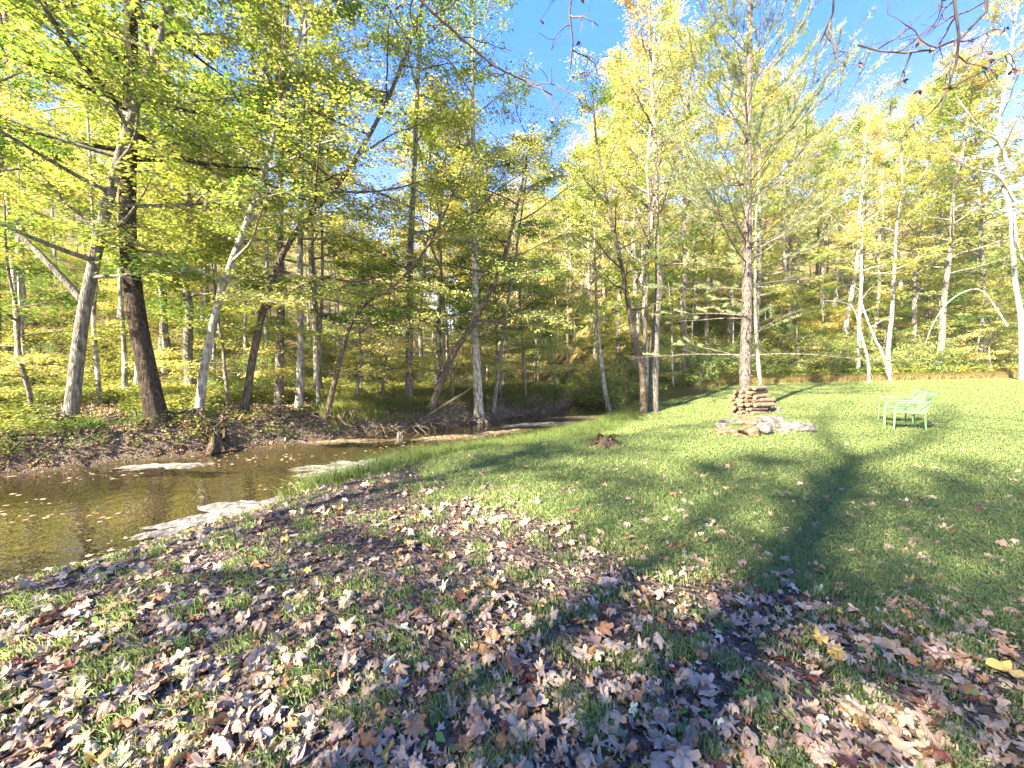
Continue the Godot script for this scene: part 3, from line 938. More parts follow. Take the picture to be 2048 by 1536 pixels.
func make_shrubs() -> void:
	var rng := RandomNumberGenerator.new()
	rng.seed = 19
	var protos := []
	for v in 3:
		var wood := Buf.new()
		var green := Buf.new()
		for st in 11:
			var az := rng.randf() * TAU
			var lean := rng.randf_range(0.15, 0.8)
			var stem := wander(rng, Vector3(cos(az), 0, sin(az)) * 0.15, Vector3(cos(az) * lean, 1.0, sin(az) * lean), rng.randf_range(1.2, 2.3), 6, -0.25, 0.12)
			wood.tube(stem, taper(stem.size(), 0.014, 0.004), 4)
			var hue := 0.48 + rng.randfn() * 0.16
			for s in 10:
				var p := along(stem, rng.randf_range(0.2, 1.0))
				var d := Vector3(rng.randfn(), rng.randf_range(-0.2, 0.5), rng.randfn()).normalized()
				var tw := wander(rng, p, d, rng.randf_range(0.25, 0.6), 3, -0.1, 0.15)
				wood.tube(tw, taper(4, 0.004, 0.002), 3)
				for k in 14:
					var lp := along(tw, rng.randf()) + Vector3(rng.randfn(), rng.randfn(), rng.randfn()) * 0.06
					var ld := Vector3(rng.randfn(), rng.randfn() * 0.5 - 0.2, rng.randfn()).normalized()
					var nn := Vector3(rng.randfn() * 0.5, 1.0, rng.randfn() * 0.5)
					nn = (nn - ld * nn.dot(ld)).normalized()
					green.leaf(lp, ld, nn, rng.randf_range(0.06, 0.11), 0.65, pick_color(rng, GREENS, hue + rng.randfn() * 0.1))
		protos.append([wood.mesh(), green.mesh()])
	var spots := []
	for k in 80:      # hem of the woods behind the lawn
		var x := lerpf(4.0, 44.0, (k + rng.randf()) / 80.0)
		var d := edge_z(x) + rng.randf_range(0.8, 5.0)
		spots.append([x, d, rng.randf_range(0.8, 1.6), 0])
	for k in 40:      # among the trees across the creek
		for attempt in 40:
			var d := rng.randf_range(9.0, 32.0)
			var x := rng.randf_range(-d * 1.35, 3.0)
			var c := creek(x, -d)
			if c.y < 0.0 and c.x > 4.0:
				spots.append([x, d, rng.randf_range(0.5, 1.0), 1])
				break
	for q in [[1150, 795, 27.0], [1200, 790, 28.0], [1240, 815, 18.5], [1060, 810, 20.5]]:
		var p := at(q[0], q[1], q[2])
		spots.append([p.x, q[2], 0.7, 2])
	for s in spots:
		var y := ground_y(s[0], -s[1])
		var tail: String = ["along the hem of the woods behind the lawn", "among the trees across the creek", "beside the far end of the creek"][s[3]]
		var tone := rng.randi() % 4
		var words: String = ("small " if s[2] < 0.8 else ("large " if s[2] > 1.1 else "mid sized ")) + ["yellow green", "lime green", "golden tinged", "deep green"][tone] + " leafy shrub " + tail
		var t := thing("shrub", words, "shrub", Vector3(s[0], y - 0.05, -s[1]), rng.randf() * TAU, "set of each " + words)
		t.scale = Vector3.ONE * s[2]
		var v := rng.randi() % 3
		part("stems", protos[v][0], M.bark_grey, t)
		part("foliage", protos[v][1], [M.leaf, M.leaf, M.leaf_gold, M.leaf_deep][tone], t)

# ------------------------------------------------------------------ ground cover
func blade_tuft(rng: RandomNumberGenerator, blades: int, radius: float, height: float, width: float) -> ArrayMesh:
	var b := Buf.new()
	for k in blades:
		var a := rng.randf() * TAU
		var p := Vector3(cos(a), 0, sin(a)) * radius * sqrt(rng.randf())
		var h := height * rng.randf_range(0.45, 1.1)
		var lean := Vector3(rng.randfn(), 0, rng.randfn()) * 0.35 * h
		var side := Vector3(rng.randfn(), 0, rng.randfn()).normalized() * width
		var m := p + lean * 0.35 + Vector3(0, h * 0.6, 0)
		var tip := p + lean * 1.2 + Vector3(0, h * 0.95, 0)
		var nn := (Vector3.UP + lean.normalized() * 0.4).normalized()
		var c := Color.WHITE.lerp(Color(1.35, 1.15, 0.8), rng.randf() * rng.randf()) * rng.randf_range(0.75, 1.2)
		var f := b.v.size()
		for q in [p + side * 0.5, p - side * 0.5, m + side * 0.4, m - side * 0.4, tip]:
			b.v.append(q); b.n.append(nn); b.c.append(c)
		b.i.append_array([f, f + 2, f + 1, f + 1, f + 2, f + 3, f + 2, f + 4, f + 3])
	return b.mesh()

func make_grass() -> void:
	var rng := RandomNumberGenerator.new()
	rng.seed = 29
	var xf := [[], [], []]
	var cols := [PackedColorArray(), PackedColorArray(), PackedColorArray()]
	var tufts := [blade_tuft(rng, 16, 0.06, 0.065, 0.005), blade_tuft(rng, 14, 0.05, 0.085, 0.005), blade_tuft(rng, 18, 0.07, 0.05, 0.006)]
	var tries := 170000
	for k in tries:
		var d := exp(rng.randf_range(log(0.75), log(29.5)))
		var x := rng.randf_range(-1.38 * d - 0.3, 1.38 * d + 0.3)
		var g := grassy(x, -d)
		if rng.randf() > g:
			continue
		var s := rng.randf_range(0.7, 1.25)
		var wide := s * (1.0 + maxf(0.0, d - 6.0) * 0.10)
		var v := rng.randi() % 3
		var y := ground_y(x, -d)
		xf[v].append(Transform3D(Basis(Vector3.UP, rng.randf() * TAU).scaled(Vector3(wide, s * (1.0 + 0.01 * d), wide)), Vector3(x, y - 0.004, -d)))
		var c := Color(0.30, 0.43, 0.16).lerp(Color(0.40, 0.45, 0.21), rng.randf())
		cols[v].append(c)
	var lab := ["short green lawn grass growing in patches between the fallen leaves", "slightly taller lawn grass growing among the leaves", "low tight lawn grass covering the open lawn"]
	for v in 3:
		scatter("lawn_grass", tufts[v], M.grass, xf[v], cols[v], lab[v], "grass")
	# longer grass on the lip of the near bank
	var tall := blade_tuft(rng, 30, 0.13, 0.42, 0.008)
	var tx := []
	var tc := PackedColorArray()
	for k in 16000:
		var d := rng.randf_range(5.2, 19.0)
		var x := rng.randf_range(-4.5, 6.0)
		var c := creek(x, -d)
		if c.y < 0.0 or c.x < 0.15 or c.x > 1.7:
			continue
		if d < 7.5 and rng.randf() > (d - 5.2) / 2.3:
			continue
		var s := rng.randf_range(0.5, 1.1) * (1.0 - 0.5 * smoothstep(0.9, 1.7, c.x)) * lerpf(1.0, 0.62, smoothstep(9.0, 14.0, d))
		tx.append(Transform3D(Basis(Vector3.UP, rng.randf() * TAU).scaled(Vector3(s, s, s)), Vector3(x, ground_y(x, -d) - 0.01, -d)))
		tc.append(Color(0.16, 0.25, 0.08).lerp(Color(0.32, 0.36, 0.14), clampf(rng.randf() * 0.7, 0.0, 1.0)))
	scatter("bank_grass", tall, M.grass, tx, tc, "long green grass fringing the lip of the near bank", "grass")
	# grass on the far bank where the creek narrows
	tx = []
	tc = PackedColorArray()
	for k in 9000:
		var d := rng.randf_range(11.5, 22.0)
		var x := rng.randf_range(-6.0, 5.0)
		var c := creek(x, -d)
		if c.y > 0.0 or c.x < 0.25 or c.x > 3.0 or noise_b.get_noise_2d(x * 5.0, d * 5.0) < -0.12:
			continue
		var s := rng.randf_range(0.5, 1.2)
		tx.append(Transform3D(Basis(Vector3.UP, rng.randf() * TAU).scaled(Vector3(s, s, s)), Vector3(x, ground_y(x, -d) - 0.01, -d)))
		tc.append(Color(0.20, 0.28, 0.08).lerp(Color(0.42, 0.40, 0.18), rng.randf()))
	scatter("bank_grass", tall, M.grass, tx, tc, "tangled yellow green grass on the far bank at the creek bend", "grass")
	# dry grass along the hem of the woods
	var hx := []
	var hc := PackedColorArray()
	var dry_tuft := blade_tuft(rng, 22, 0.22, 0.55, 0.012)
	for k in 4500:
		var x := rng.randf_range(7.0, 44.0)
		var d := edge_z(x) + rng.randf_range(-0.4, 2.6)
		var s := rng.randf_range(0.5, 1.2)
		hx.append(Transform3D(Basis(Vector3.UP, rng.randf() * TAU).scaled(Vector3(s, s, s)), Vector3(x, ground_y(x, -d) - 0.02, -d)))
		hc.append(Color(0.42, 0.30, 0.16).lerp(Color(0.34, 0.36, 0.12), clampf(rng.randf() * 1.2 - 0.4 * smoothstep(10.0, 26.0, x), 0.0, 1.0)))
	scatter("dry_grass", dry_tuft, M.grass, hx, hc, "tall straw coloured grass where the lawn meets the woods", "grass")

func weed_mesh(rng: RandomNumberGenerator, leaves: int, height: float, spread: float, size: float) -> ArrayMesh:
	var b := Buf.new()
	for k in leaves:
		var a := rng.randf() * TAU
		var p := Vector3(cos(a) * spread * sqrt(rng.randf()), height * rng.randf_range(0.2, 1.0), sin(a) * spread * sqrt(rng.randf()))
		var d := Vector3(cos(a), rng.randf_range(-0.4, 0.5), sin(a)).normalized()
		var nn := Vector3(rng.randfn() * 0.4, 1.0, rng.randfn() * 0.4)
		nn = (nn - d * nn.dot(d)).normalized()
		b.leaf(p, d, nn, size * rng.randf_range(0.6, 1.2), 0.6, Color.WHITE * rng.randf_range(0.75, 1.25))
		if k % 4 == 0:
			b.tri(Vector3(p.x * 0.3, 0, p.z * 0.3), Vector3(p.x * 0.3 + 0.006, 0, p.z * 0.3), p, Vector3.UP, Color(0.8, 0.8, 0.6))
	return b.mesh()

func make_undergrowth() -> void:
	var rng := RandomNumberGenerator.new()
	rng.seed = 39
	var w := weed_mesh(rng, 26, 0.34, 0.2, 0.095)
	var xf := []
	var cols := PackedColorArray()
	for k in 52000:
		var d := exp(rng.randf_range(log(6.0), log(45.0)))
		var x := rng.randf_range(-1.4 * d - 1.0, minf(1.3 * d, 12.0))
		var c := creek(x, -d)
		if c.x < 0.12 or (c.y > 0.0 and d < edge_z(x) + 0.5):
			continue
		var n := noise_b.get_noise_2d(x * 3.5, d * 3.5)
		if n < rng.randf_range(-0.25, 0.3) and c.x > 1.3:
			continue
		if c.x < 1.3 and rng.randf() < 0.4:
			continue
		var s := rng.randf_range(0.5, 1.2) * (1.0 + d * 0.012) * lerpf(0.6, 1.0, smoothstep(0.3, 3.0, c.x))
		xf.append(Transform3D(Basis(Vector3.UP, rng.randf() * TAU).scaled(Vector3(s, s, s)), Vector3(x, ground_y(x, -d) - 0.02, -d)))
		var leaf_mix := clampf(0.42 + n * 1.0 + rng.randfn() * 0.25, 0.0, 1.0)  # noise and chance mix dark green with yellow green leaves
		cols.append(Color(0.07, 0.13, 0.03).lerp(Color(0.38, 0.36, 0.11), leaf_mix))
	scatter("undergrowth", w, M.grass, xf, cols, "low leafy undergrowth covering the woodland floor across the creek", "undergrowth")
	# undergrowth on the slope behind the lawn
	xf = []
	cols = PackedColorArray()
	for k in 14000:
		var x := rng.randf_range(4.0, 52.0)
		var d := edge_z(x) + 0.8 + 16.0 * pow(rng.randf(), 1.6)
		var s := rng.randf_range(0.8, 2.0)
		xf.append(Transform3D(Basis(Vector3.UP, rng.randf() * TAU).scaled(Vector3(s, s * 1.2, s)), Vector3(x, ground_y(x, -d) - 0.02, -d)))
		var n := noise_b.get_noise_2d(x * 2.0, d * 2.0)
		cols.append(Color(0.13, 0.21, 0.04).lerp(Color(0.42, 0.36, 0.10), clampf(0.5 + n + rng.randfn() * 0.2, 0.0, 1.0)))
	scatter("undergrowth", w, M.grass, xf, cols, "brambles and weeds at the foot of the slope behind the lawn", "undergrowth")
	# seedlings among the near leaves
	var sd := weed_mesh(rng, 6, 0.03, 0.035, 0.045)
	xf = []
	cols = PackedColorArray()
	for k in 170:
		var d := exp(rng.randf_range(log(1.0), log(7.0)))
		var x := rng.randf_range(-1.35 * d, 1.35 * d)
		var c := creek(x, -d)
		if c.y < 0.0 or c.x < 0.5:
			continue
		var s := rng.randf_range(0.5, 1.3)
		xf.append(Transform3D(Basis(Vector3.UP, rng.randf() * TAU).scaled(Vector3(s, s, s)), Vector3(x, ground_y(x, -d) + 0.005, -d)))
		cols.append(Color(0.10, 0.24, 0.06).lerp(Color(0.2, 0.33, 0.1), rng.randf()))
	scatter("seedlings", sd, M.grass, xf, cols, "small bright green broadleaf seedlings between the fallen leaves", "seedlings")

func leaf_radius(t: float, tooth: float) -> float:
	# five-lobed maple outline; t is the angle from the tip
	var a := absf(wrapf(t, -PI, PI))
	var r := 0.50
	for l in [[0.0, 1.0, 0.36], [0.9, 0.92, 0.40], [1.85, 0.72, 0.42]]:
		var q: float = absf(a - l[0]) / l[2]
		r = maxf(r, l[1] * (1.0 - 0.62 * pow(minf(q, 1.0), 1.4)))
	if a > 2.5:
		r = lerpf(r, 0.16, (a - 2.5) / 0.64)
	return r + tooth

func curled(x: float, y: float, k1: float, k2: float) -> Vector3:
	# a flat sheet rolled round one axis, then round the other
	var px := sin(x * k1) / k1
	var z := (1.0 - cos(x * k1)) / k1
	var ang := y * k2
	var r := 1.0 / k2 - z
	return Vector3(px, 1.0 / k2 - r * cos(ang), -r * sin(ang))

func maple_leaf(sd: int) -> ArrayMesh:
	var rng := RandomNumberGenerator.new()
	rng.seed = sd
	var k1 := rng.randf_range(0.5, 2.4) * (1.0 if rng.randf() < 0.6 else -1.0)
	var k2 := rng.randf_range(0.25, 1.3) * (1.0 if rng.randf() < 0.5 else -1.0)
	var skew := rng.randf() * TAU
	var wv := rng.randf_range(0.03, 0.11)
	var ph := rng.randf() * TAU
	var b := Buf.new()
	var steps := 36
	var rings := [0.0, 0.35, 0.7, 1.0]
	var low := 10.0
	for r in rings.size():
		for s in steps:
			var t := TAU * s / steps
			var rr: float = leaf_radius(t, 0.05 if s % 2 == 0 else -0.04) * rings[r]
			var x := sin(t + skew) * rr
			var y := cos(t + skew) * rr
			var p := curled(x, y, k1, k2)
			p.y += wv * sin(x * 8.0 + ph) * cos(y * 7.0 + ph) + 0.10 * rings[r] * cos(t * 5.0) * signf(k2)
			b.v.append(p)
			b.n.append(Vector3.UP)
			var vein := pow(absf(cos(t * 2.5)), 8.0) * 0.14
			var tone: float = 0.90 + vein + rng.randf_range(-0.07, 0.07)
			b.c.append(Color(tone, tone, tone))
			low = minf(low, p.y)
	for r in rings.size() - 1:
		for s in steps:
			var p := r * steps + s
			var q := r * steps + (s + 1) % steps
			if r > 0:
				b.i.append_array([p, p + steps, q])
			b.i.append_array([q, p + steps, q + steps])
	for k in b.v.size():
		b.v[k].y -= low
	# stalk
	var foot := b.v[0]
	var d := Vector3(sin(PI + skew), 0.15, -cos(PI + skew))
	b.tube(PackedVector3Array([foot, foot + d * 0.4, foot + d * 0.8]), PackedFloat32Array([0.014, 0.012, 0.012]), 3, Color(0.6, 0.5, 0.4))
	var st := SurfaceTool.new()
	st.create_from(b.plain(), 0)
	st.generate_normals()
	return st.commit()

const LEAF_COLORS := [Color(0.42, 0.31, 0.22), Color(0.50, 0.38, 0.29), Color(0.30, 0.20, 0.15), Color(0.34, 0.26, 0.20), Color(0.12, 0.04, 0.03), Color(0.24, 0.13, 0.065), Color(0.58, 0.41, 0.12), Color(0.56, 0.55, 0.36), Color(0.42, 0.21, 0.09)]
const LEAF_WORDS := ["dry tan maple leaf", "pale pinkish tan maple leaf", "mauve brown maple leaf", "dull greyish brown maple leaf", "dark wine red maple leaf", "deep brown maple leaf", "yellow maple leaf", "pale cream green maple leaf", "rusty orange maple leaf"]

func leaf_choice(rng: RandomNumberGenerator) -> int:
	var r := rng.randf()
	for k in [[0, 0.28], [1, 0.38], [2, 0.62], [3, 0.78], [4, 0.84], [5, 0.93], [6, 0.955], [7, 0.975]]:
		if r < k[1]:
			return k[0]
	return 8

func make_leaves() -> void:
	var rng := RandomNumberGenerator.new()
	rng.seed = 49
	var shapes := []
	for k in 12:
		shapes.append(maple_leaf(300 + k))
	var items := []
	for k in 60000:
		var d := exp(rng.randf_range(log(0.7), log(13.0)))
		var x := rng.randf_range(-1.42 * d - 0.2, 1.42 * d + 0.2)
		var c := creek(x, -d)
		if c.y < 0.0 or c.x < 0.05:
			continue
		var n := noise_b.get_noise_2d(x * 5.0 + 90.0, d * 5.0)
		var want := lerpf(0.66, 0.06, smoothstep(3.0, 8.5, d + clampf(x, -4.0, 3.0) * 0.5))
		want = maxf(want, 0.85 * smoothstep(2.6, 0.8, c.x) * smoothstep(11.0, 7.0, d))
		want *= clampf(1.0 + n * 0.7, 0.35, 1.6)
		if rng.randf() > want * 0.46:
			continue
		var s := rng.randf_range(0.04, 0.084) if rng.randf() < 0.34 else rng.randf_range(0.012, 0.042)
		var y := ground_y(x, -d) + rng.randf_range(-0.004, 0.022)
		var bs := Basis(Vector3.UP, rng.randf() * TAU) * Basis(Vector3(1, 0, 0), rng.randfn() * 0.34) * Basis(Vector3(0, 0, 1), rng.randfn() * 0.34)
		if rng.randf() < 0.3:
			bs = bs * Basis(Vector3(0, 0, 1), PI)
			y += s * 0.3
		items.append({"t": Transform3D(bs.scaled_local(Vector3(s * rng.randf_range(0.55, 1.05), s * rng.randf_range(0.5, 1.15), s)), Vector3(x, y, -d)), "c": leaf_choice(rng), "v": rng.randi() % 12, "big": s / d if absf(x) < 1.32 * d and d > 1.35 else 0.0})
	items.sort_custom(func(a, b): return a.big > b.big)
	var mats := []
	for c in LEAF_COLORS:
		var m: StandardMaterial3D = M.litter.duplicate()
		m.albedo_color = lin(c.r, c.g, c.b)
		mats.append(m)
	for k in mini(300, items.size()):
		var q: Dictionary = items[k]
		var o := single("fallen_leaf", shapes[q.v], mats[q.c], LEAF_WORDS[q.c] + " lying curled on the ground beside the creek", "leaf", Vector3.ZERO, LEAF_WORDS[q.c].replace("leaf", "leaves") + " on the ground")
		o.transform = q.t
	var xf := []
	var cols := []
	for v in 12:
		xf.append([])
		cols.append(PackedColorArray())
	for k in range(mini(300, items.size()), items.size()):
		var q: Dictionary = items[k]
		xf[q.v].append(q.t)
		cols[q.v].append(LEAF_COLORS[q.c] * rng.randf_range(0.8, 1.2))
	for v in 12:
		scatter("leaf_litter", shapes[v], M.litter, xf[v], cols[v], "dry brown and tan maple leaves strewn over the near bank and lawn", "leaf litter")
	# litter across the creek and along the shallows
	var fx := []
	var fc := PackedColorArray()
	for k in 60000:
		var d := exp(rng.randf_range(log(5.5), log(30.0)))
		var x := rng.randf_range(-1.4 * d, 6.0)
		var c := creek(x, -d)
		if c.y > 0.0 or c.x < 0.02 or (k > 30000 and c.x > 1.6):
			continue
		var s := rng.randf_range(0.05, 0.09) * (1.0 + d * 0.02)
		var bs := Basis(Vector3.UP, rng.randf() * TAU) * Basis(Vector3(1, 0, 0), rng.randfn() * 0.3)
		fx.append(Transform3D(bs.scaled(Vector3.ONE * s), Vector3(x, ground_y(x, -d) + 0.01, -d)))
		fc.append(LEAF_COLORS[leaf_choice(rng)])
	scatter("woodland_litter", shapes[2], M.litter, fx, fc, "fallen leaves covering the far bank under the trees", "leaf litter")
	fx = []
	fc = PackedColorArray()
	for k in 4200:
		var d := exp(rng.randf_range(log(3.5), log(20.0)))
		var x := rng.randf_range(-1.4 * d, 5.0)
		var c := creek(x, -d)
		if c.x > -0.03:
			continue
		var n := noise_b.get_noise_2d(x * 5.0 + 300.0, d * 9.0)
		if n < 0.2 and c.x < -0.35:
			continue
		var s := rng.randf_range(0.02, 0.06)
		fx.append(Transform3D(Basis(Vector3.UP, rng.randf() * TAU).scaled(Vector3(s, s * 0.12, s)), Vector3(x, WATER + 0.004 + rng.randf() * 0.003, -d)))
		fc.append(LEAF_COLORS[leaf_choice(rng)])
	scatter("floating_leaves", shapes[4], M.litter, fx, fc, "fallen leaves floating in drifts on the creek", "leaves")

# ------------------------------------------------------------------ stones, wood, furniture
func rock_mesh(sd: int, size: Vector3, planes := 13) -> ArrayMesh:
	var rng := RandomNumberGenerator.new()
	rng.seed = sd
	var pl := []
	for k in planes:
		pl.append([Vector3(rng.randfn(), rng.randfn(), rng.randfn()).normalized(), rng.randf_range(0.62, 1.0)])
	pl.append([Vector3(rng.randfn() * 0.15, 1, rng.randfn() * 0.15).normalized(), 0.75])
	var sp := SphereMesh.new()
	sp.radius = 1.0
	sp.height = 2.0
	sp.radial_segments = 28
	sp.rings = 16
	var arr := sp.get_mesh_arrays()
	var v: PackedVector3Array = arr[Mesh.ARRAY_VERTEX]
	for k in v.size():
		var d := v[k].normalized()
		var r := 1.15
		for p in pl:
			var dn: float = d.dot(p[0])
			if dn > 0.05:
				r = minf(r, p[1] / dn)
		r *= 1.0 + 0.05 * noise_a.get_noise_3d(d.x * 20 + sd * 7, d.y * 20, d.z * 20)
		v[k] = d * r * size
	var st := SurfaceTool.new()
	st.begin(Mesh.PRIMITIVE_TRIANGLES)
	st.set_smooth_group(-1)
	for k in arr[Mesh.ARRAY_INDEX]:
		st.add_vertex(v[k])
	st.generate_normals()
	return st.commit()

func make_fire_pit() -> void:
	# px, py of the foot, half width in px, half height in px, turn, tilt, material, words
	var d0 := 8.75
	var stones := [
		[1452, 869, 26, 13, "tan rounded stone at the end of the fire ring", 1],
		[1500, 871, 36, 15, "long rust tan stone lying low in the fire ring", 1],
		[1484, 851, 24, 9, "flat grey slab resting on the fire ring beside the tan stones", 0],
		[1496, 856, 26, 14, "angular grey stone with a brown underside in the fire ring", 1],
		[1524, 868, 22, 21, "rounded grey stone in the middle of the fire ring", 0],
		[1543, 858, 22, 23, "tallest pointed grey stone of the fire ring", 0],
		[1563, 867, 16, 9, "small pale wedge of stone at the foot of the pointed one", 2],
		[1560, 855, 12, 12, "upright grey flake of stone beside the pointed one", 0],
		[1592, 862, 34, 17, "broad grey block at the outer end of the fire ring", 0],
		[1618, 860, 14, 12, "squat grey stone at the very end of the fire ring", 0],
		[1440, 856, 16, 9, "dark grey flat stone at the back of the fire ring", 0],
		[1462, 849, 22, 10, "grey brown slab at the back of the fire ring", 0],
		[1518, 848, 20, 9, "thin grey slab at the back of the fire ring behind the angular stone", 0],
		[1478, 874, 16, 7, "small pinkish stone in the grass in front of the fire ring", 1],
		[1512, 873, 10, 6, "little grey stone tucked under the rust tan stone", 0]]
	for k in stones.size():
		var s: Array = stones[k]
		var g := hit(s[0], s[1])
		var d := -g.z
		var p := at(s[0], s[1], d)
		var y := ground_y(p.x, -d)
		var w: float = s[2] / F * d
		var h: float = s[3] / F * d
		var o := single("fire_ring_stone", rock_mesh(400 + k, Vector3(w * 0.95, h * 0.78, w * 0.7)), [M.rock, M.rock_tan, M.rock_pale][s[5]], s[4], "stone", Vector3(p.x, maxf(y + h * 0.72, p.y + h), -d), "stones of the fire ring")
		o.position.y = y + h * 0.5
		o.rotation = Vector3(0, k * 1.1, 0)

func make_log_stack() -> void:
	var rng := RandomNumberGenerator.new()
	rng.seed = 61
	var corner := at(1512, 830, 12.45)
	var y0 := ground_y(corner.x, corner.z)
	var axis := Vector3(0.92, 0, -0.39)          # the logs point this way
	var across := Vector3(-0.60, 0, -0.80)       # rows run this way
	var levels := 7
	var y := y0
	var words := ["at the bottom of the stack", "in the second row of the stack", "in the third row of the stack", "in the fourth row of the stack", "in the fifth row of the stack", "in the sixth row of the stack", "on top of the stack"]
	for l in levels:
		var r0 := rng.randf_range(0.066, 0.08)
		var per := 5 if l < 5 else (4 if l == 5 else 2)
		for k in per:
			var r := r0 * rng.randf_range(0.72, 1.12)
			var length := rng.randf_range(0.62, 0.95)
			var turn := rng.randf_range(-0.16, 0.16)
			var a := axis.rotated(Vector3.UP, turn)
			var start := corner + across * (0.085 + k * 0.16 + (0.05 if l % 2 == 1 else 0.0)) + axis * rng.randf_range(-0.12, 0.08)
			start.y = y + r * 0.98
			make_log(rng, start, a, length, r, "split log " + words[l] + " beside the pine", "logs " + words[l])
		y += r0 * 1.86
	for q in [[1452, 834, 0.5, 0.055], [1472, 838, 0.75, 0.06], [1488, 840, 0.9, 0.05]]:
		var p := hit(q[0], q[1])
		p.y += q[3]
		make_log(rng, p, Vector3(0.9, 0.02, rng.randf_range(-0.5, 0.1)).normalized(), q[2], q[3], "loose log lying on the grass in front of the stack", "loose logs by the stack")
	var w := hit(1551, 826)
	single("white_stone", rock_mesh(450, Vector3(0.19, 0.13, 0.16)), M.rock_pale, "bright white stone on the grass against the log stack", "stone", w + Vector3(0, 0.08, 0))
	w = hit(1538, 824)
	single("dark_stone", rock_mesh(451, Vector3(0.12, 0.16, 0.12)), M.twig_dark, "dark stone between the logs and the white stone", "stone", w + Vector3(0, 0.1, -0.1))  # a dark stone of one even colour

func make_log(rng: RandomNumberGenerator, start: Vector3, axis: Vector3, length: float, r: float, label: String, group: String) -> void:
	var t := thing("firewood_log", label, "log", start, 0.0, group)
	var b := Buf.new()
	var pts := PackedVector3Array()
	var rad := PackedFloat32Array()
	for k in 6:
		pts.append(axis * (length * k / 5.0) + Vector3(0, rng.randfn() * 0.004, 0))
		rad.append(r * rng.randf_range(0.94, 1.03))
	b.tube(pts, rad, 9)
	var squash := rng.randf_range(0.8, 1.0)
	for k in b.v.size():
		b.v[k].y *= squash
	part("bark", b.mesh(), M.log_old if rng.randf() < 0.3 else M.log_bark, t)
	for e in [0, 5]:
		var c := Buf.new()
		var nn := -axis if e == 0 else axis
		c.v.append(pts[e] + nn * 0.004); c.n.append(nn); c.c.append(Color.WHITE)
		for s in 9:
			c.v.append(b.v[e * 9 + s] + nn * 0.002); c.n.append(nn); c.c.append(Color.WHITE)
		for s in 9:
			c.i.append_array([0, 1 + s, 1 + (s + 1) % 9])
		part("cut_end", c.mesh(), M.log_old if rng.randf() < 0.5 else M.log_end, t)

func stump_mesh(sd: int, r: float, h: float, jag: float) -> ArrayMesh:
	var rng := RandomNumberGenerator.new()
	rng.seed = sd
	var b := Buf.new()
	var sides := 40
	var rows := 9
	var peak := []
	for s in sides:
		var a := TAU * s / sides
		peak.append(1.0 - jag * (0.5 + 0.5 * sin(a * 3.0 + sd)) - jag * 0.5 * rng.randf())
	for k in rows + 1:
		var t := float(k) / rows
		for s in sides:
			var a := TAU * s / sides
			var lobes := 0.16 * sin(a * 5.0 + sd) + 0.10 * sin(a * 9.0 + 2.0 * sd) + 0.05 * rng.randfn()
			var rr: float = r * (0.62 + 0.75 * pow(1.0 - t, 2.2)) * (1.0 + lobes * (1.25 - t))
			var y: float = h * t * peak[s]
			if k == rows:
				rr *= 0.72
				y *= 0.82
			b.v.append(Vector3(cos(a) * rr, y - 0.02, sin(a) * rr))
			b.n.append(Vector3(cos(a), 0.35, sin(a)).normalized())
			b.c.append(Color.WHITE)
	for k in rows:
		for s in sides:
			var p := k * sides + s
			var q := k * sides + (s + 1) % sides
			b.i.append_array([p, p + sides, q, q, p + sides, q + sides])
	var centre := b.v.size()
	b.v.append(Vector3(0, h * 0.45, 0)); b.n.append(Vector3.UP); b.c.append(Color.WHITE)
	for s in sides:
		b.i.append_array([centre, rows * sides + (s + 1) % sides, rows * sides + s])
	var st := SurfaceTool.new()
	st.create_from(b.mesh(), 0)
	st.generate_normals()
	return st.commit()

func make_stumps() -> void:
	var p := hit(1216, 897)
	var t := thing("tree_stump", "rotten dark stump with a ragged top on the lawn", "stump", p + Vector3(0, -0.02, -0.2))
	part("stump_wood", stump_mesh(5, 0.25, 0.33, 0.42), M.stump, t)
	var b := Buf.new()
	b.tube(spline([Vector3(-0.2, 0.1, 0.05), Vector3(-0.35, 0.03, 0.1), Vector3(-0.5, -0.03, 0.12)], 0.1), taper(4, 0.06, 0.02), 6)
	part("root", b.mesh(), M.stump, t)
	p = at(432, 858, 9.6)
	p.y = ground_y(p.x, p.z) - 0.1
	t = thing("tree_stump", "broken grey brown stump leaning on the far bank beside the slender trunk", "stump", p)
	part("stump_wood", stump_mesh(8, 0.3, 0.62, 0.5), M.stump, t)
	p = at(800, 866, 11.6)
	p.y = ground_y(p.x, p.z) - 0.1
	t = thing("tree_stump", "pale sawn stump at the water beside washed out roots", "stump", p)
	part("stump_wood", stump_mesh(12, 0.13, 0.62, 0.15), M.bark_grey, t)

func slab_mesh(sd: int, rx: float, rz: float, thick: float) -> ArrayMesh:
	# water-worn bedrock that just breaks the surface
	var b := Buf.new()
	var steps := 72
	var rings := 14
	for r in rings + 1:
		var f := float(r) / rings
		for k in steps:
			var a := TAU * k / steps
			var edge := 1.0 + 0.9 * noise_a.get_noise_2d(cos(a) * 9.0 + sd * 13.0, sin(a) * 9.0) + 0.4 * noise_a.get_noise_2d(cos(a) * 26.0, sin(a) * 26.0 + sd * 5.0)
			var x := cos(a) * rx * f * edge
			var z := sin(a) * rz * f * edge
			var y := thick * (1.0 - pow(f, 3.0) * 2.2) + thick * 1.5 * noise_a.get_noise_2d(x * 9.0 + sd, z * 16.0)
			b.v.append(Vector3(x, y, z)); b.n.append(Vector3.UP); b.c.append(Color.WHITE)
	for r in rings:
		for k in steps:
			var p := r * steps + k
			var q := r * steps + (k + 1) % steps
			b.i.append_array([p, p + steps, q, q, p + steps, q + steps])
	var st := SurfaceTool.new()
	st.create_from(b.mesh(), 0)
	st.generate_normals()
	return st.commit()

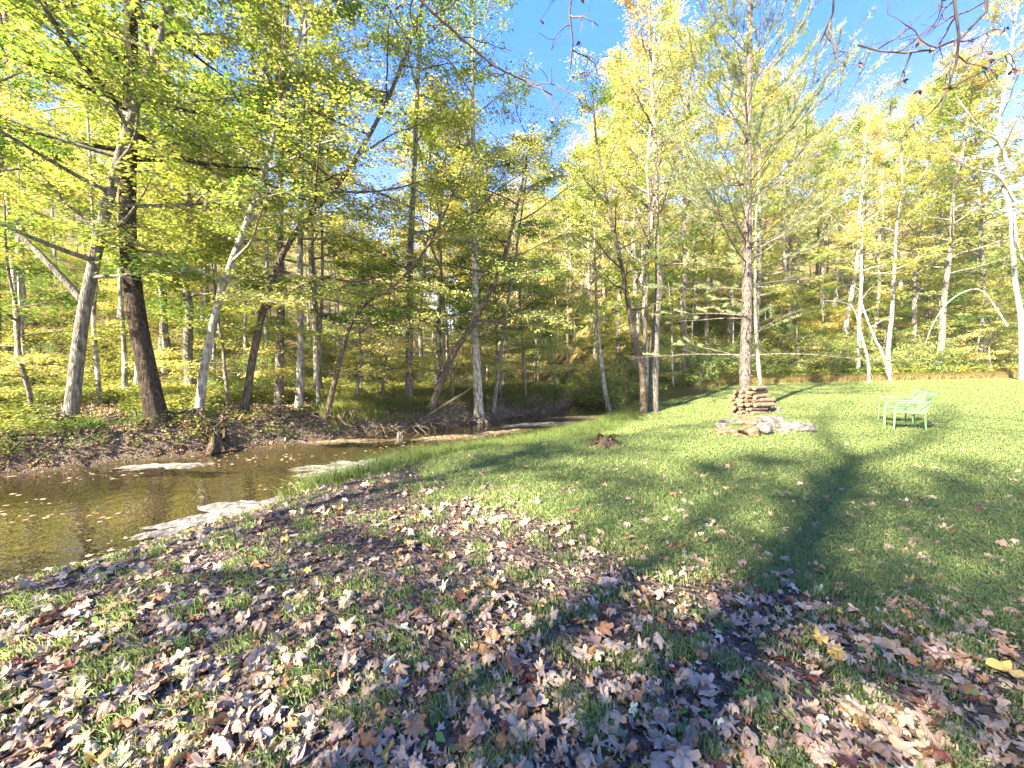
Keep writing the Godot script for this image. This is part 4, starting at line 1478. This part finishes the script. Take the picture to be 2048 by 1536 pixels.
func make_banks() -> void:
	var rng := RandomNumberGenerator.new()
	rng.seed = 71
	# bedrock slabs
	var slabs := [
		[395, 1050, 0.62, 0.05, 0.32, "smooth white slab at the water's edge below the leafy bank"],
		[500, 1026, 0.85, 0.05, 0.5, "broad pale grey slab running into the creek grass"],
		[725, 930, 1.1, 0.035, 0.75, "grey white bedrock shelf in the middle of the creek"],
		[905, 872, 1.2, 0.05, 0.32, "tan bedrock ledge across the creek by the washed out roots"],
		[700, 880, 1.0, 0.05, 0.25, "long tan ledge along the foot of the far bank"],
		[330, 929, 0.75, 0.04, 0.2, "narrow pale ledge under the far bank below the dark trunk"],
		[1005, 862, 1.0, 0.04, 0.3, "flat sunlit ledge where the creek narrows"],
		[1085, 846, 1.3, 0.05, 0.35, "pale gravel bar crossing the creek near the bend"],
		[1165, 833, 1.4, 0.05, 0.4, "tan gravel bar at the far end of the visible creek"]]
	for k in slabs.size():
		var s: Array = slabs[k]
		var dd := 1.0
		while at(s[0], s[1], dd).y > WATER + 0.02 and dd < 40.0:
			dd += 0.03
		var p := at(s[0], s[1], dd)
		var o := single("rock_slab", slab_mesh(500 + k, s[2], s[4], s[3] * 0.6), [M.rock_pale, M.rock_pale, M.rock_pale, M.rock_tan, M.rock_tan, M.rock_pale, M.rock_tan, M.rock_pale, M.rock_tan][k], s[5], "rock", Vector3(p.x, maxf(WATER - 0.005, ground_y(p.x, p.z) + 0.01), p.z))
		o.rotation.y = [0.2, 0.5, 0.45, 0.3, 0.3, 0.2, 0.5, 0.3, 0.2][k]
		o.set_meta("kind", "thing")
	# roots washed out of the far bank
	var n := 0
	for q in [[445, 872, 9.9], [500, 866, 10.6], [560, 866, 11.0], [660, 862, 11.5], [690, 858, 11.8], [760, 862, 11.9], [790, 856, 12.2], [850, 858, 12.6], [880, 855, 13.0], [940, 852, 13.9], [965, 850, 14.3], [120, 896, 8.6], [230, 884, 9.0], [330, 872, 9.4], [390, 872, 9.7], [610, 866, 11.2], [720, 860, 11.8], [820, 858, 12.3]]:
		var p := at(q[0], q[1], q[2])
		p.y = maxf(ground_y(p.x, p.z), WATER) + 0.15
		var b := Buf.new()
		for k in 7:
			var d := Vector3(rng.randfn() * 0.9, -0.3 + rng.randfn() * 0.4, 0.7)
			var w := wander(rng, Vector3(rng.randfn() * 0.15, rng.randf() * 0.2, -0.1), d, rng.randf_range(0.4, 0.9), 6, -0.5, 0.3)
			b.tube(w, taper(7, rng.randf_range(0.018, 0.035), 0.005), 5)
		n += 1
		single("exposed_roots", b.mesh(), M.bark_brown, "tangle of bare roots washed out of the far bank", "roots", p, "washed out roots on the far bank")
	# sticks on the ground
	var sticks := [
		[[[215, 1236], [300, 1228], [380, 1205], [470, 1190], [560, 1168], [640, 1152]], 0.012, "long grey stick lying across the leaves by the bare soil"],
		[[[640, 1168], [700, 1136], [760, 1108], [800, 1092], [835, 1074]], 0.011, "grey stick pointing to the sunlit patch of leaves"],
		[[[775, 1103], [805, 1096], [845, 1072]], 0.006, "thin forked twig beside the grey stick"],
		[[[540, 873], [590, 884], [640, 893]], 0.03, "pale branch sliding down the far bank to the water"]]
	for s in sticks:
		var pts := []
		for q in s[0]:
			pts.append(hit(q[0], q[1]) + Vector3(0, 0.012, 0))
		var line := spline(pts, 0.1)
		for k in line.size():
			line[k] += Vector3(rng.randfn(), rng.randfn(), rng.randfn()) * 0.008
		var b := Buf.new()
		b.tube(line, taper(line.size(), s[1], s[1] * 0.55), 7, Color.WHITE, true)
		single("stick", b.mesh(), M.bark_grey, s[2], "stick")

func make_chair() -> Node3D:
	# faces +x; armchair of bent steel tube with a slatted back
	var t := thing("metal_chair", "pale green metal garden armchair standing on the sunny lawn", "chair")
	var r := 0.017
	for s in [-1.0, 1.0]:
		var z: float = 0.27 * s
		# front leg that bends back into the armrest
		var b := Buf.new()
		var line := spline([Vector3(0.29, 0, z), Vector3(0.285, 0.3, z), Vector3(0.275, 0.56, z), Vector3(0.24, 0.625, z), Vector3(0.16, 0.645, z), Vector3(-0.05, 0.65, z), Vector3(-0.30, 0.665, z)], 0.04)
		b.tube(line, taper(line.size(), r, r), 8)
		part("arm_and_front_leg", b.mesh(), M.chair, t)
		b = Buf.new()
		line = spline([Vector3(-0.24, 0, z), Vector3(-0.22, 0.2, z), Vector3(-0.21, 0.41, z)], 0.05)
		b.tube(line, taper(line.size(), r, r), 8)
		part("rear_leg", b.mesh(), M.chair, t)
		b = Buf.new()
		line = spline([Vector3(-0.2, 0.40, z * 0.94), Vector3(-0.29, 0.62, z * 0.94), Vector3(-0.36, 0.84, z * 0.94), Vector3(-0.40, 0.88, z * 0.94), Vector3(-0.44, 0.87, z * 0.94)], 0.04)
		b.tube(line, taper(line.size(), 0.014, 0.014), 8)
		part("back_frame", b.mesh(), M.chair, t)
		b = Buf.new()
		b.tube(PackedVector3Array([Vector3(-0.22, 0.41, z), Vector3(0.28, 0.43, z)]), taper(2, 0.014, 0.014), 8)
		part("seat_rail", b.mesh(), M.chair, t)
	for k in 9:
		var z := lerpf(-0.225, 0.225, k / 8.0)
		var b := Buf.new()
		var line := spline([Vector3(-0.2, 0.42, z), Vector3(-0.29, 0.62, z), Vector3(-0.36, 0.84, z), Vector3(-0.40, 0.88, z), Vector3(-0.44, 0.87, z)], 0.05)
		b.tube(line, taper(line.size(), 0.011, 0.011), 6)
		part("back_slat", b.mesh(), M.chair, t)
	for y in [[-0.245, 0.5], [-0.395, 0.88]]:
		var b := Buf.new()
		b.tube(PackedVector3Array([Vector3(y[0], y[1], -0.26), Vector3(y[0], y[1], 0.26)]), taper(2, 0.013, 0.013), 8)
		part("crossbar", b.mesh(), M.chair, t)
	var seat := BoxMesh.new()
	seat.size = Vector3(0.5, 0.022, 0.5)
	var st := part("seat", seat, M.chair, t)
	st.position = Vector3(0.03, 0.435, 0)
	st.rotation.z = 0.04
	return t

func make_chairs() -> void:
	var c := make_chair()
	var p := at(1812, 864, 8.7)
	p.y = ground_y(p.x, p.z) - 0.01
	c.position = p
	c.rotation.y = deg_to_rad(152.0)
	c.set_meta("label", "pale green metal armchair in front of its twin on the sunny lawn")
	var c2 := copy(c, "pale green metal armchair half hidden behind its twin on the sunny lawn")
	p = at(1793, 850, 9.6)
	p.y = ground_y(p.x, p.z) - 0.01
	c2.position = p
	c2.rotation.y = deg_to_rad(147.0)

# ------------------------------------------------------------------ scene
func _ready() -> void:
	var cam := Camera3D.new()
	cam.name = "camera"
	cam.position = Vector3(0, EYE, 0)
	cam.rotation = Vector3(-PITCH, 0, 0)
	cam.fov = rad_to_deg(2.0 * atan(768.0 / F))
	cam.near = 0.05
	cam.far = 600.0
	add_child(cam)
	cam.current = true

	var sky := ProceduralSkyMaterial.new()
	sky.sky_top_color = lin(0.0055, 0.034, 0.138)
	sky.sky_horizon_color = lin(0.64, 0.66, 0.64)
	sky.sky_curve = 0.09
	sky.sky_energy_multiplier = 1.0
	sky.ground_bottom_color = lin(0.12, 0.11, 0.07)
	sky.ground_horizon_color = lin(0.30, 0.32, 0.30)
	var sk := Sky.new()
	sk.sky_material = sky
	var env := Environment.new()
	env.background_mode = Environment.BG_SKY
	env.sky = sk
	env.tonemap_mode = Environment.TONE_MAPPER_LINEAR
	env.tonemap_exposure = 15.0
	env.fog_enabled = true
	env.fog_density = 0.0004
	env.fog_light_color = Color(1.0, 0.97, 0.88)
	env.sdfgi_enabled = true
	env.ssao_enabled = true
	env.ssil_enabled = true
	var we := WorldEnvironment.new()
	we.name = "world_environment"
	we.environment = env
	add_child(we)

	var sun := DirectionalLight3D.new()
	sun.name = "sun"
	var el := deg_to_rad(34.0)
	var az := deg_to_rad(47.0)      # light travels away from the camera and to the right
	sun.basis = Basis.looking_at(Vector3(sin(az) * cos(el), -sin(el), -cos(az) * cos(el)))
	sun.light_energy = 0.92
	sun.light_color = Color(1.0, 0.95, 0.84)
	sun.light_angular_distance = 0.9
	sun.shadow_enabled = true
	add_child(sun)

	noise_a.seed = 4
	noise_a.frequency = 0.15
	noise_a.fractal_octaves = 3
	noise_b.seed = 8
	noise_b.frequency = 0.07
	noise_b.fractal_octaves = 3

	make_materials()
	make_ground()
	make_water()
	print("ground ", Time.get_ticks_msec())
	make_bank_trees()
	make_pine()
	make_behind_camera()
	print("heroes ", Time.get_ticks_msec())
	make_woods()
	make_shrubs()
	print("woods ", Time.get_ticks_msec())
	make_banks()
	make_fire_pit()
	make_log_stack()
	make_stumps()
	make_chairs()
	print("things ", Time.get_ticks_msec())
	make_undergrowth()
	make_grass()
	make_leaves()
	print("cover ", Time.get_ticks_msec())
